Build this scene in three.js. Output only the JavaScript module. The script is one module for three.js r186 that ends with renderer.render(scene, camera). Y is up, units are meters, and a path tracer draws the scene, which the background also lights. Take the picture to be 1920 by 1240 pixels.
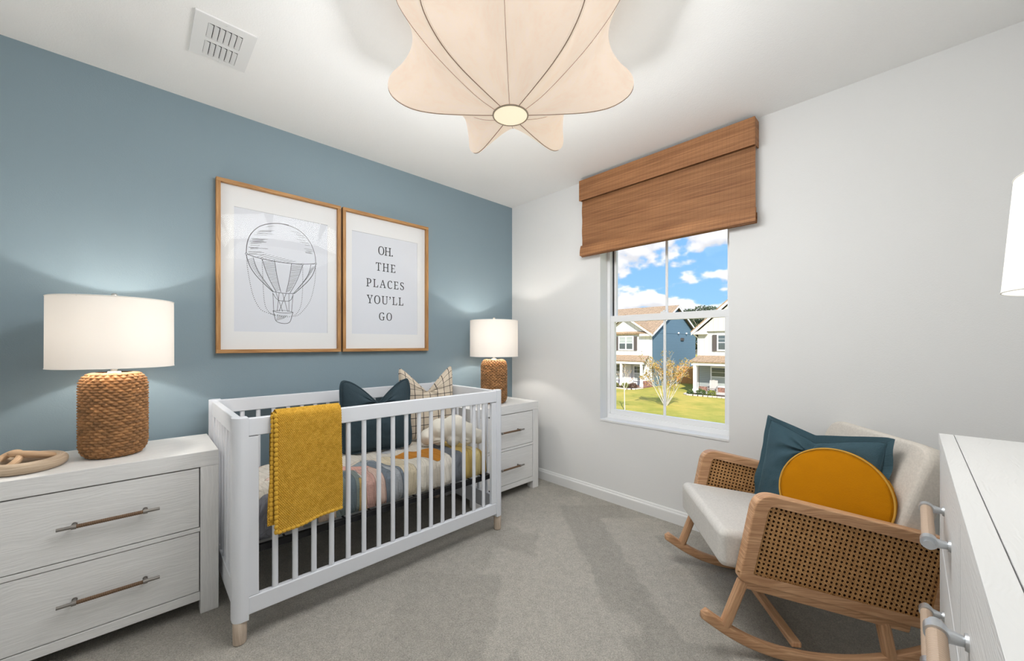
import * as THREE from 'three';
import { RoundedBoxGeometry } from 'three/addons/geometries/RoundedBoxGeometry.js';
import { mergeGeometries, mergeVertices, toCreasedNormals } from 'three/addons/utils/BufferGeometryUtils.js';
import { ImprovedNoise } from 'three/addons/math/ImprovedNoise.js';
import { RectAreaLightUniformsLib } from 'three/addons/lights/RectAreaLightUniformsLib.js';

// ---------------------------------------------------------------- camera, sky, sun, exposure
const scene = new THREE.Scene();
const renderer = new THREE.WebGLRenderer({ antialias: true });
renderer.toneMapping = THREE.LinearToneMapping;
renderer.toneMappingExposure = 1.22;
renderer.shadowMap.enabled = true;
RectAreaLightUniformsLib.init();

const FOCAL = 724.5;                                     // pixels at 1920 x 1240
const camera = new THREE.PerspectiveCamera(2 * Math.atan(620 / FOCAL) * 180 / Math.PI, 1920 / 1240, 0.02, 400);
const HEADING = 46.07 * Math.PI / 180;
camera.position.set(-2.511, 1.164, 2.606);
camera.lookAt(-2.511 + Math.cos(HEADING), 1.164, 2.606 - Math.sin(HEADING));
camera.setViewOffset(1920, 1240, 0, -26, 1920, 1240);    // shift lens: level camera, horizon a little below the middle

const NOISE = new ImprovedNoise();
const fbm = (x, y, z, n = 5) => { let s = 0, a = 0.5; for (let i = 0; i < n; i++) { s += a * NOISE.noise(x, y, z); x *= 2.03; y *= 2.03; z *= 2.03; a *= 0.52; } return s; };
let seedState = 20240611;
const rnd = () => { seedState = (seedState + 0x6d2b79f5) | 0; let t = Math.imul(seedState ^ (seedState >>> 15), 1 | seedState); t = (t + Math.imul(t ^ (t >>> 7), 61 | t)) ^ t; return ((t ^ (t >>> 14)) >>> 0) / 4294967296; };
const R = (a, b) => a + (b - a) * rnd();
const clamp = THREE.MathUtils.clamp, lerp = THREE.MathUtils.lerp, sstep = THREE.MathUtils.smoothstep;
const hash = (a, b, c = 0) => { let h = Math.imul(a | 0, 374761393) ^ Math.imul(b | 0, 668265263) ^ Math.imul(c | 0, 2147483647 - 58); h = Math.imul(h ^ (h >>> 13), 1274126177); return ((h ^ (h >>> 16)) >>> 0) / 4294967296; };

{ // blue sky with broken fair-weather cloud, the same all the way round
  const W = 4096, H = 2048, d = new Float32Array(W * H * 4);
  for (let j = 0; j < H; j++) {
    const up = ((j + 0.5) / H - 0.5) * Math.PI, y = Math.sin(up), cy = Math.cos(up), h = clamp(y, 0, 1), t = Math.pow(h, 0.5), k = 1 / (0.35 + 1.6 * h), fine = y > -0.02 && y < 0.5;
    for (let i = 0; i < W; i++) {
      const az = ((i + 0.5) / W - 0.5) * 2 * Math.PI, x = Math.cos(az) * cy, z = Math.sin(az) * cy, o = (j * W + i) * 4;
      let c = [0.30, 0.31, 0.26];
      if (y >= 0) {
        c = [lerp(0.40, 0.05, t), lerp(0.70, 0.26, t), lerp(0.97, 0.74, t)];
        const px = x * 7 + 2.35, py = y * 13 * k + 0.9, pz = z * 7 + 5.1, n = fbm(px, py, pz, fine ? 7 : 4);
        const cover = sstep(n, -0.03, 0.10) * (1 - 0.6 * sstep(y, 0.45, 0.9));
        if (cover > 0) { const above = fbm(px, py + 0.22, pz, 3), lit = lerp(0.70, 1.02, sstep(n - above, -0.16, 0.20)); c = [lerp(c[0], 0.97 * lit, cover), lerp(c[1], 0.98 * lit, cover), lerp(c[2], 1.0 * lit + 0.02, cover)]; }
      }
      d[o] = c[0]; d[o + 1] = c[1]; d[o + 2] = c[2]; d[o + 3] = 1;
    }
  }
  const t = new THREE.DataTexture(d, W, H, THREE.RGBAFormat, THREE.FloatType);
  t.mapping = THREE.EquirectangularReflectionMapping; t.magFilter = THREE.LinearFilter; t.needsUpdate = true;
  scene.background = t;
}
const sun = new THREE.DirectionalLight(new THREE.Color().setRGB(1, 0.95, 0.86), 5.0);
sun.position.set(-14, 34, 18); sun.target.position.set(26, -3, -10); sun.castShadow = true; sun.shadow.radius = 1;
sun.shadow.mapSize.set(4096, 4096); sun.shadow.camera.left = -45; sun.shadow.camera.right = 45; sun.shadow.camera.top = 45; sun.shadow.camera.bottom = -45; sun.shadow.camera.far = 140;
scene.add(sun, sun.target);

const LIGHT = { under: 4.6, side: 12, top: 1.6, lamp: 0.37, dresserLamp: 0.03, shade: 0.36 };   // the lamps of the room; each light is made in its lamp's builder

// ---------------------------------------------------------------- helpers
const taken = {};
const numbered = (n) => { const k = taken[n] = (taken[n] ?? -1) + 1; return k ? n + '_' + String(k).padStart(3, '0') : n; };
const tag = (o, label, category, group, kind) => { if (label) o.userData.label = label; if (category) o.userData.category = category; if (group) o.userData.group = group; if (kind) o.userData.kind = kind; return o; };
function thing(name, label, category, pos = [0, 0, 0], turn = 0, group) {
  const o = new THREE.Group(); o.name = numbered(name); o.position.set(...pos); o.rotation.y = turn; scene.add(o);
  return tag(o, label, category, group);
}
function part(name, geo, mat, parent, pos, rot) {
  const m = new THREE.Mesh(geo, mat); m.name = parent === scene ? numbered(name) : name; m.castShadow = m.receiveShadow = true;
  if (pos) m.position.set(...pos); if (rot) m.rotation.set(...rot); parent.add(m); return m;
}
const struct = (name, geo, mat, pos, rot) => tag(part(name, geo, mat, scene, pos, rot), null, null, null, 'structure');
// uv in metres from the position, u along the grain axis
function uvBox(g, grain = 0, k = 1, off = 0) {
  const p = g.attributes.position, n = g.attributes.normal, uv = new Float32Array(p.count * 2), P = [0, 0, 0], N = [0, 0, 0];
  for (let i = 0; i < p.count; i++) {
    P[0] = p.getX(i); P[1] = p.getY(i); P[2] = p.getZ(i); N[0] = Math.abs(n.getX(i)); N[1] = Math.abs(n.getY(i)); N[2] = Math.abs(n.getZ(i));
    const ax = N[0] >= N[1] && N[0] >= N[2] ? 0 : N[1] >= N[2] ? 1 : 2, o = [0, 1, 2].filter((a) => a !== ax);
    const [a, b] = o[0] === grain ? o : o[1] === grain ? [o[1], o[0]] : o;
    uv[i * 2] = P[a] * k + off; uv[i * 2 + 1] = P[b] * k + off * 1.7 + ax * 0.31;
  }
  g.setAttribute('uv', new THREE.BufferAttribute(uv, 2)); return g;
}
const rbox = (w, h, d, r = 0.003, grain = 0, off = 0) => uvBox(new RoundedBoxGeometry(w, h, d, 2, Math.min(r, w / 2.01, h / 2.01, d / 2.01)), grain, 1, off);
const plain = (w, h, d, grain = 0) => uvBox(new THREE.BoxGeometry(w, h, d), grain);
const at = (g, x, y, z) => g.translate(x, y, z);
const join = (list) => mergeGeometries(list.map((g) => { const n = g.index ? g.toNonIndexed() : g; for (const k of Object.keys(n.attributes)) if (!['position', 'normal', 'uv'].includes(k)) n.deleteAttribute(k); return n; }));
// a box given by its corners
const span = (x0, x1, y0, y1, z0, z1, r = 0) => at(r ? rbox(x1 - x0, y1 - y0, z1 - z0, r) : plain(x1 - x0, y1 - y0, z1 - z0), (x0 + x1) / 2, (y0 + y1) / 2, (z0 + z1) / 2);
function surface(nu, nv, f, closeU = false) {
  const pos = new Float32Array((nu + 1) * (nv + 1) * 3), uv = new Float32Array((nu + 1) * (nv + 1) * 2), idx = [];
  for (let j = 0; j <= nv; j++) for (let i = 0; i <= nu; i++) { const k = j * (nu + 1) + i, q = f(i / nu, j / nv, i, j); pos[k * 3] = q[0]; pos[k * 3 + 1] = q[1]; pos[k * 3 + 2] = q[2]; uv[k * 2] = q[3] ?? i / nu; uv[k * 2 + 1] = q[4] ?? j / nv; }
  for (let j = 0; j < nv; j++) for (let i = 0; i < nu; i++) { const a = j * (nu + 1) + i, b = a + 1, c = a + nu + 1, d = c + 1; idx.push(a, b, d, a, d, c); }
  const g = new THREE.BufferGeometry(); g.setAttribute('position', new THREE.BufferAttribute(pos, 3)); g.setAttribute('uv', new THREE.BufferAttribute(uv, 2)); g.setIndex(idx); g.computeVertexNormals();
  if (closeU) { const n = g.attributes.normal, v = new THREE.Vector3(), w = new THREE.Vector3(); for (let j = 0; j <= nv; j++) { const a = j * (nu + 1), b = a + nu; v.fromBufferAttribute(n, a).add(w.fromBufferAttribute(n, b)).normalize(); n.setXYZ(a, v.x, v.y, v.z); n.setXYZ(b, v.x, v.y, v.z); } }
  return g;
}
const tube = (pts, r, seg = 40, rad = 8, closed = false) => new THREE.TubeGeometry(new THREE.CatmullRomCurve3(pts.map((p) => new THREE.Vector3(...p)), closed, 'centripetal'), seg, r, rad, closed);
const lathe = (pts, seg = 48) => new THREE.LatheGeometry(pts.map((p) => new THREE.Vector2(...p)), seg);
const cyl = (r0, r1, h, seg = 24) => new THREE.CylinderGeometry(r0, r1, h, seg);
function rod(a, b, r0, r1 = r0, seg = 8) { const A = new THREE.Vector3(...a), B = new THREE.Vector3(...b), d = B.clone().sub(A), g = new THREE.CylinderGeometry(r1, r0, d.length(), seg, 1); g.applyQuaternion(new THREE.Quaternion().setFromUnitVectors(new THREE.Vector3(0, 1, 0), d.normalize())); return g.translate((A.x + B.x) / 2, (A.y + B.y) / 2, (A.z + B.z) / 2); }
// a square bar from a to b, its faces turned by the plane it lies in
function bar(a, b, w, d, r = 0.004) { const A = new THREE.Vector3(...a), B = new THREE.Vector3(...b), v = B.clone().sub(A), g = rbox(w, v.length(), d, r, 1); g.applyQuaternion(new THREE.Quaternion().setFromUnitVectors(new THREE.Vector3(0, 1, 0), v.normalize())); return g.translate((A.x + B.x) / 2, (A.y + B.y) / 2, (A.z + B.z) / 2); }

// ---------------------------------------------------------------- textures and materials
function dataTex(W, H, f, srgb = true) {
  const d = new Uint8Array(W * H * 4);
  for (let j = 0; j < H; j++) for (let i = 0; i < W; i++) { const c = f(i / W, j / H, i, j), o = (j * W + i) * 4; d[o] = clamp(c[0], 0, 255); d[o + 1] = clamp(c[1], 0, 255); d[o + 2] = clamp(c[2], 0, 255); d[o + 3] = 255; }
  const t = new THREE.DataTexture(d, W, H); t.wrapS = t.wrapT = THREE.RepeatWrapping; t.magFilter = THREE.LinearFilter; t.minFilter = THREE.LinearMipmapLinearFilter; t.generateMipmaps = true;
  if (srgb) t.colorSpace = THREE.SRGBColorSpace; t.needsUpdate = true; return t;
}
const rep = (t, u, v) => { const c = t.clone(); c.repeat.set(u, v); c.needsUpdate = true; return c; };
// tileable value noise
function tileNoise(n, seed, m = n) { const v = new Float32Array(n * m).map((_, i) => hash(i % n, (i / n) | 0, seed)); return (x, y) => { x = ((x % 1) + 1) % 1 * n; y = ((y % 1) + 1) % 1 * m; const i = x | 0, j = y | 0, a = x - i, b = y - j, s = a * a * (3 - 2 * a), t = b * b * (3 - 2 * b), i1 = (i + 1) % n, j1 = (j + 1) % m, i0 = i % n, j0 = j % m; return lerp(lerp(v[j0 * n + i0], v[j0 * n + i1], s), lerp(v[j1 * n + i0], v[j1 * n + i1], s), t); }; }
const tn8 = tileNoise(8, 1), tn32 = tileNoise(32, 2), tn128 = tileNoise(128, 3), tn256 = tileNoise(256, 4), tn512 = tileNoise(512, 5), gr1 = tileNoise(7, 6, 256), gr2 = tileNoise(8, 7, 128), gr3 = tileNoise(28, 8, 512), gr4 = tileNoise(3, 9, 32);
const grey = (v) => [v, v, v];
const grainValue = (u, v) => { const w = 0.02 * tn8(u, v) + 0.005 * tn32(u, v); const a = gr1(u, v + w), b = gr2(u + 0.3, v + w * 1.4), c = gr3(u, v + 0.2); return 0.45 * a + 0.35 * b + 0.2 * c; };
const woodTex = (lo, hi) => dataTex(512, 512, (u, v) => { const g = grainValue(u, v), t = clamp(0.5 + (g - 0.5) * 1.7 + (tn8(u + 0.4, v * 2) - 0.5) * 0.35, 0, 1); return [0, 1, 2].map((k) => lerp(lo[k], hi[k], t)); });
const grainBump = dataTex(512, 512, (u, v) => grey(255 * clamp(0.5 + (grainValue(u, v) - 0.5) * 2.2, 0, 1)), false);
const fineBump = dataTex(512, 512, (u, v) => grey(255 * (0.55 * tn256(u, v) + 0.45 * tn128(u, v))), false);
const weaveBump = dataTex(256, 256, (u, v, i, j) => grey(128 + 90 * Math.sin(i * Math.PI / 4) * Math.sin(j * Math.PI / 4) * (0.6 + 0.8 * tn128(u, v))), false);

const std = (o) => new THREE.MeshStandardMaterial(o), phys = (o) => new THREE.MeshPhysicalMaterial(o);
const rgb = (r, g, b) => new THREE.Color().setRGB(r, g, b);
const M = {
  wall: std({ color: rgb(0.78, 0.78, 0.77), roughness: 0.92, bumpMap: rep(fineBump, 2.2, 2.2), bumpScale: 0.0003 }),
  blue: std({ color: rgb(0.225, 0.302, 0.345), roughness: 0.72, bumpMap: rep(fineBump, 2.2, 2.2), bumpScale: 0.0003 }),
  ceiling: std({ color: rgb(0.90, 0.895, 0.88), roughness: 0.95, bumpMap: rep(fineBump, 2, 2), bumpScale: 0.0008 }),
  trim: std({ color: rgb(0.80, 0.80, 0.79), roughness: 0.45 }),
  vinyl: std({ color: rgb(0.89, 0.895, 0.90), roughness: 0.35 }),
  glass: phys({ color: 0xffffff, roughness: 0, transmission: 1, thickness: 0, ior: 1.45, specularIntensity: 0.08 }),
  whitewash: std({ color: rgb(0.82, 0.815, 0.80), roughness: 0.55, bumpMap: rep(grainBump, 2, 2), bumpScale: 0.00035, map: rep(dataTex(512, 512, (u, v) => { const g = clamp(0.5 + (grainValue(u, v) - 0.5) * 1.6, 0, 1); return grey(243 + 12 * g); }), 2, 2) }),
  gap: std({ color: rgb(0.05, 0.048, 0.045), roughness: 1 }),
  dresser: std({ color: rgb(0.70, 0.70, 0.69), roughness: 0.5, bumpMap: rep(grainBump, 1.6, 1.6), bumpScale: 0.0006 }),
  crib: phys({ color: rgb(0.75, 0.77, 0.81), roughness: 0.42, clearcoat: 0.15, clearcoatRoughness: 0.3 }),
  beech: std({ color: 0xffffff, map: rep(woodTex([176, 158, 140], [206, 190, 172]), 2, 2), roughness: 0.6 }),
  oakFrame: std({ color: 0xffffff, map: rep(woodTex([156, 110, 62], [190, 144, 90]), 1.5, 1.5), roughness: 0.55, bumpMap: rep(grainBump, 1.5, 1.5), bumpScale: 0.0004 }),
  chairWood: std({ color: 0xffffff, map: rep(woodTex([178, 132, 95], [218, 174, 134]), 1.6, 1.6), roughness: 0.45, bumpMap: rep(grainBump, 1.6, 1.6), bumpScale: 0.0004 }),
  cane: std({ color: 0xffffff, map: rep(dataTex(256, 256, (u, v) => { const t = 0.5 * tn32(u, v) + 0.5 * tn128(u, v); return [lerp(170, 222, t), lerp(122, 174, t), lerp(72, 118, t)]; }), 3, 3), roughness: 0.5 }),
  linen: std({ color: rgb(0.73, 0.70, 0.655), roughness: 0.95, bumpMap: rep(weaveBump, 9, 9), bumpScale: 0.0007, map: rep(dataTex(256, 256, (u, v) => grey(238 + 17 * tn128(u, v))), 2, 2) }),
  teal: phys({ color: rgb(0.034, 0.080, 0.104), roughness: 0.85, sheen: 1, sheenColor: rgb(0.22, 0.38, 0.44), sheenRoughness: 0.45, bumpMap: rep(fineBump, 3, 3), bumpScale: 0.0012 }),
  navy: phys({ color: rgb(0.022, 0.044, 0.058), roughness: 0.85, sheen: 1, sheenColor: rgb(0.12, 0.22, 0.27), sheenRoughness: 0.45, bumpMap: rep(fineBump, 3, 3), bumpScale: 0.0012 }),
  mustardVelvet: phys({ color: rgb(0.50, 0.19, 0.001), roughness: 0.85, specularIntensity: 0.25, sheen: 0.5, sheenColor: rgb(0.25, 0.12, 0.01), sheenRoughness: 0.4, bumpMap: rep(fineBump, 3, 3), bumpScale: 0.0006 }),
  mustardPiping: std({ color: rgb(0.58, 0.31, 0.04), roughness: 0.8 }),
  boucle: phys({ color: rgb(0.74, 0.70, 0.61), roughness: 0.95, sheen: 0.5, sheenColor: rgb(0.6, 0.58, 0.52), sheenRoughness: 0.6, bumpMap: rep(fineBump, 5, 5), bumpScale: 0.001 }),
  knit: std({ color: 0xffffff, roughness: 0.95, map: rep(dataTex(256, 256, (u, v) => { const t = 0.5 * tn128(u, v) + 0.5 * tn32(u, v); return [lerp(190, 228, t), lerp(144, 182, t), lerp(36, 76, t)]; }), 3, 3) }),
  brass: std({ color: rgb(0.55, 0.53, 0.50), metalness: 1, roughness: 0.35 }),
  pewter: std({ color: rgb(0.30, 0.28, 0.26), metalness: 0.9, roughness: 0.42 }),
  nickel: std({ color: rgb(0.58, 0.60, 0.62), metalness: 0.9, roughness: 0.36 }),
  darkRattan: std({ color: rgb(0.155, 0.088, 0.045), roughness: 0.6 }),
  paleRattan: std({ color: rgb(0.50, 0.37, 0.27), roughness: 0.5 }),
  blackMetal: std({ color: rgb(0.012, 0.012, 0.014), roughness: 0.5, metalness: 0.3 }),
  mattress: std({ color: rgb(0.78, 0.77, 0.75), roughness: 0.95 }),
  screw: std({ color: rgb(0.05, 0.05, 0.05), metalness: 0.6, roughness: 0.4 }),
  linkWood: std({ color: 0xffffff, map: rep(woodTex([176, 156, 132], [206, 186, 162]), 2, 2), roughness: 0.75, bumpMap: rep(grainBump, 3, 3), bumpScale: 0.0005 }),
  linkWoodWarm: std({ color: 0xffffff, map: rep(woodTex([184, 150, 116], [216, 184, 150]), 3, 3), roughness: 0.7 }),
  shade: phys({ color: rgb(0.90, 0.85, 0.79), roughness: 1, transmission: 0.062, thickness: 0, specularIntensity: 0.1, bumpMap: rep(weaveBump, 10, 10), bumpScale: 0.0002 }),
  shadeHem: std({ color: rgb(0.85, 0.83, 0.78), roughness: 0.95 }),
};
const glow = (c, k) => std({ color: c, emissive: c, emissiveIntensity: k, roughness: 0.6 });

// ---------------------------------------------------------------- the room
const X0 = -3.06, Z1 = 3.15, H = 2.44, T = 0.16;
const WIN = { z0: 0.962, z1: 1.851, y0: 0.597, y1: 2.10 };
{
  // carpet: short pile with vacuum tracks where the pile leans one way or the other
  const W = 2048, cv = document.createElement('canvas'); cv.width = cv.height = 512;
  const c = cv.getContext('2d'); c.fillStyle = 'rgb(128,128,128)'; c.fillRect(0, 0, 512, 512);
  const px = (x) => (x - X0) / 3.16 * 512, pz = (z) => z / 3.16 * 512;
  const tracks = [[-1.95, 2.35, -0.25, 0.62, 0.10, 0.30, 146], [-1.62, 2.62, -0.12, 0.98, 0.10, 0.22, 112], [-1.5, 2.75, -0.10, 1.28, 0.06, 0.20, 150], [-2.2, 2.1, -0.75, 0.85, 0.08, 0.16, 116], [-2.35, 1.75, -0.9, 1.15, 0.10, 0.22, 142], [-2.9, 2.4, -1.3, 1.0, 0.12, 0.24, 114], [-1.2, 2.9, -0.08, 1.62, 0.06, 0.18, 112], [-2.6, 3.0, -1.05, 1.62, 0.10, 0.2, 145], [-0.75, 0.95, -0.06, 0.5, 0.05, 0.14, 144], [-2.3, 2.9, -0.95, 1.95, 0.06, 0.18, 114]];
  for (const [xa, za, xb, zb, wa, wb, v] of tracks) { const dx = xb - xa, dz = zb - za, l = Math.hypot(dx, dz), nx = -dz / l, nz = dx / l; c.fillStyle = `rgb(${v},${v},${v})`; c.beginPath(); c.moveTo(px(xa + nx * wa), pz(za + nz * wa)); c.lineTo(px(xb + nx * wb), pz(zb + nz * wb)); c.lineTo(px(xb - nx * wb), pz(zb - nz * wb)); c.lineTo(px(xa - nx * wa), pz(za - nz * wa)); c.fill(); }
  const img = c.getImageData(0, 0, 512, 512).data;
  const track = (u, v) => { let s = 0; for (const [a, b] of [[0, 0], [2, 1], [-2, 1], [1, -2], [-1, -2]]) { const wob = 5 * (tn32(u * 2, v * 2) - 0.5); s += img[((clamp(v * 512 + b + wob, 0, 511) | 0) * 512 + (clamp(u * 512 + a + wob, 0, 511) | 0)) * 4]; } return s / 5 / 128; };
  const map = dataTex(W, W, (u, v, i, j) => {
    const f = 0.5 * hash(i >> 1, j >> 1, 7) + 0.5 * hash(i, j, 9), q = tn512(u * 2.3, v * 2.3), s = tn128(u, v), k = track(u, v);
    const t = (0.78 + 0.30 * f + 0.10 * (q - 0.5) + 0.05 * (s - 0.5)) * (1 + (k - 1) * 0.32);
    return [186 * t, 181 * t, 171 * t];
  });
  map.wrapS = map.wrapT = THREE.ClampToEdgeWrapping;
  const bump = dataTex(1024, 1024, (u, v, i, j) => grey(255 * (0.55 * tn512(u, v) + 0.45 * hash(i >> 1, j >> 1, 3))), false);
  bump.repeat.set(4, 4);
  const g = surface(8, 8, (u, v) => [X0 + u * 3.16 - 0.05, 0, v * 3.16 * 1.0 - 0.0, u, v]);
  const carpetMat = std({ color: rgb(1, 1, 1), map, roughness: 1, bumpMap: bump, bumpScale: 0.004 });
  g.index.array.reverse(); g.computeVertexNormals();
  const floor = struct('floor', plain(-X0 + 2 * T, 0.2, Z1 + 2 * T), M.mattress, [X0 / 2, -0.104, Z1 / 2]);
  part('carpet', g, carpetMat, floor, [-X0 / 2, 0.104, -Z1 / 2]);
  struct('ceiling', plain(-X0 + 2 * T, 0.2, Z1 + 2 * T), M.ceiling, [X0 / 2, H + 0.1, Z1 / 2]);
  struct('wall_left', plain(-X0 + 2 * T, H, T), M.blue, [X0 / 2, H / 2, -T / 2]);
  struct('wall_rear', plain(-X0 + 2 * T, H, T), M.wall, [X0 / 2, H / 2, Z1 + T / 2]);
  struct('wall_back', plain(T, H, Z1), M.wall, [X0 - T / 2, H / 2, Z1 / 2]);
  struct('wall_right', join([span(0, T, 0, H, 0, WIN.z0), span(0, T, 0, H, WIN.z1, Z1), span(0, T, 0, WIN.y0, WIN.z0, WIN.z1), span(0, T, WIN.y1, H, WIN.z0, WIN.z1)]), M.wall);
  // baseboards: moulded top edge
  const prof = new THREE.Shape([[0, 0], [0.015, 0], [0.015, 0.062], [0.0135, 0.068], [0.009, 0.073], [0.0075, 0.08], [0.004, 0.086], [0, 0.087]].map((p) => new THREE.Vector2(...p)));
  const base = (len) => new THREE.ExtrudeGeometry(prof, { depth: len, bevelEnabled: false });
  struct('baseboard_right', base(Z1), M.trim, [0, 0, Z1], [0, Math.PI, 0]);
  struct('baseboard_left', base(-X0 - 0.03), M.trim, [-0.015, 0, 0], [0, -Math.PI / 2, 0]);
  struct('baseboard_back', base(Z1 - 0.03), M.trim, [X0, 0, 0.015]);
  struct('baseboard_rear', base(-X0 - 0.03), M.trim, [X0 + 0.015, 0, Z1], [0, Math.PI / 2, 0]);
}

// ---------------------------------------------------------------- window
{
  const { z0, z1, y0, y1 } = WIN, w = new THREE.Group(); w.name = 'window_1'; scene.add(w); tag(w, 'white double-hung vinyl window overlooking the neighbours\' lawn', null, null, 'structure');
  const xf = 0.098;                                               // face of the frame, set back in the wall
  part('window_frame', join([span(xf, T + 0.02, y0, y0 + 0.035, z0, z1, 0.002), span(xf, T + 0.02, y1 - 0.03, y1, z0, z1, 0.002), span(xf, T + 0.02, y0 + 0.035, y1 - 0.03, z0, z0 + 0.024, 0.002), span(xf, T + 0.02, y0 + 0.035, y1 - 0.03, z1 - 0.024, z1, 0.002)]), M.vinyl, w);
  part('window_sill', span(-0.004, xf, y0 - 0.012, y0 + 0.004, z0 - 0.0, z1 + 0.0, 0.003), M.trim, w);
  const zi0 = z0 + 0.024, zi1 = z1 - 0.024, mid0 = 1.334, mid1 = 1.382;
  const lower = part('lower_sash', join([span(0.107, 0.135, y0 + 0.035, y0 + 0.07, zi0, zi1, 0.002), span(0.107, 0.135, mid0, mid1, zi0, zi1, 0.002), span(0.107, 0.135, y0 + 0.07, mid0, zi0, zi0 + 0.033, 0.002), span(0.107, 0.135, y0 + 0.07, mid0, zi1 - 0.033, zi1, 0.002)]), M.vinyl, w);
  const upper = part('upper_sash', join([span(0.140, 0.168, mid0 + 0.004, mid1, zi0, zi1, 0.002), span(0.140, 0.168, y1 - 0.065, y1 - 0.03, zi0, zi1, 0.002), span(0.140, 0.168, mid1, y1 - 0.065, zi0, zi0 + 0.028, 0.002), span(0.140, 0.168, mid1, y1 - 0.065, zi1 - 0.028, zi1, 0.002)]), M.vinyl, w);
  const zm = (z0 + z1) / 2;
  part('muntin', span(0.116, 0.126, y0 + 0.07, mid0, zm - 0.009, zm + 0.009, 0.003), M.vinyl, lower);
  part('muntin', span(0.149, 0.159, mid1, y1 - 0.065, zm - 0.009, zm + 0.009, 0.003), M.vinyl, upper);
  for (const [sash, x, ya, yb, e] of [[lower, 0.121, y0 + 0.068, mid0 + 0.002, 0.031], [upper, 0.154, mid1 - 0.002, y1 - 0.063, 0.026]])
    for (const [a, b] of [[zi0 + e, zm - 0.008], [zm + 0.008, zi1 - e]]) { const g = new THREE.PlaneGeometry(b - a, yb - ya); g.rotateY(-Math.PI / 2); part('pane', g, M.glass, sash, [x, (ya + yb) / 2, (a + b) / 2]); }
  part('sash_lock', join([at(rbox(0.02, 0.012, 0.05, 0.003), 0.118, mid1 + 0.005, zm), at(cyl(0.009, 0.009, 0.012, 16), 0.112, mid1 + 0.014, zm)]), M.vinyl, lower);
  part('jamb_track', join([span(0.1365, 0.1395, mid1, y1 - 0.04, zi0, zi0 + 0.012), span(0.1365, 0.1395, mid1, y1 - 0.04, zi1 - 0.012, zi1)]), M.screw, w);
}

// ---------------------------------------------------------------- woven wood roman shade
{
  const reed = dataTex(512, 1024, (u, v, i, j) => {
    const r = j >> 2, t = clamp(0.42 * hash(r, 1, 3) + 0.30 * gr1(u, v) + 0.22 * gr2(u, v + 0.3) + 0.30 * gr4(u, v) - 0.10, 0, 1), th = (i % 20 < 2) ? 0.93 : 1, e = j % 4 === 0 ? 0.88 : 1;
    return [lerp(128, 196, t) * th * e, lerp(82, 140, t) * th * e, lerp(48, 92, t) * th * e];
  });
  const reedBump = dataTex(64, 1024, (u, v, i, j) => grey(j % 4 === 0 ? 40 : 200 + 40 * hash(j >> 2, 2, 2)), false);
  const mk = (k) => phys({ color: 0xffffff, map: rep(reed, 1.6, 1.6), bumpMap: rep(reedBump, 1.6, 1.6), bumpScale: 0.0008, roughness: 0.62, transmission: k, thickness: 0 });
  const val = std({ color: 0xffffff, map: rep(reed, 1.6, 1.6), bumpMap: rep(reedBump, 1.6, 1.6), bumpScale: 0.0008, roughness: 0.6 }), cloth = mk(0.10);
  const s = thing('roman_shade', 'brown woven wood roman shade half lowered over the window', 'window shade', [0, 0, 0]);
  const za = 0.822, zb = 2.004;
  part('valance', uvBox(span(-0.078, -0.072, 2.265, 2.42, za, zb, 0.002), 2), val, s);
  for (const z of [za + 0.004, zb - 0.004]) part('valance_return', uvBox(span(-0.0715, -0.001, 2.268, 2.418, z - 0.004, z + 0.004, 0.002), 2), val, s);
  part('headrail', span(-0.062, -0.004, 2.385, 2.415, za + 0.01, zb - 0.01, 0.002), M.trim, s);
  // the hanging cloth, faintly rippled
  part('shade_cloth', (() => { const f = (du) => surface(40, 24, (u, v) => { const z = lerp(zb - 0.006, za + 0.006, u), y = lerp(1.90, 2.39, v); return [-0.045 + du + 0.0025 * Math.sin(v * 19 + 0.6 * Math.sin(u * 5)) + 0.002 * NOISE.noise(u * 6, v * 3, 2), y, z, z, y]; }); return f(0); })(), cloth, s);
  const fold = (name, y0, y1, xa, xb, mat) => part(name, (() => { const g = join([surface(30, 6, (u, v) => { const z = lerp(zb, za, u), y = lerp(y0, y1, v), b = Math.sin(v * Math.PI); return [lerp(xa, xb, v) - 0.005 * b, y, z, z, y]; }), surface(30, 6, (u, v) => { const z = lerp(za, zb, u), y = lerp(y0, y1, v), b = Math.sin(v * Math.PI); return [lerp(xa, xb, v) + 0.005 * b, y, z, z, y]; })]); return g; })(), mat, s);
  fold('bottom_fold', 1.845, 1.925, -0.068, -0.055, val);
  fold('bottom_fold', 1.838, 1.90, -0.040, -0.036, val);
  part('bottom_bar', uvBox(span(-0.062, -0.040, 1.842, 1.849, za + 0.004, zb - 0.004, 0.002), 2), val, s);
}

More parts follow.
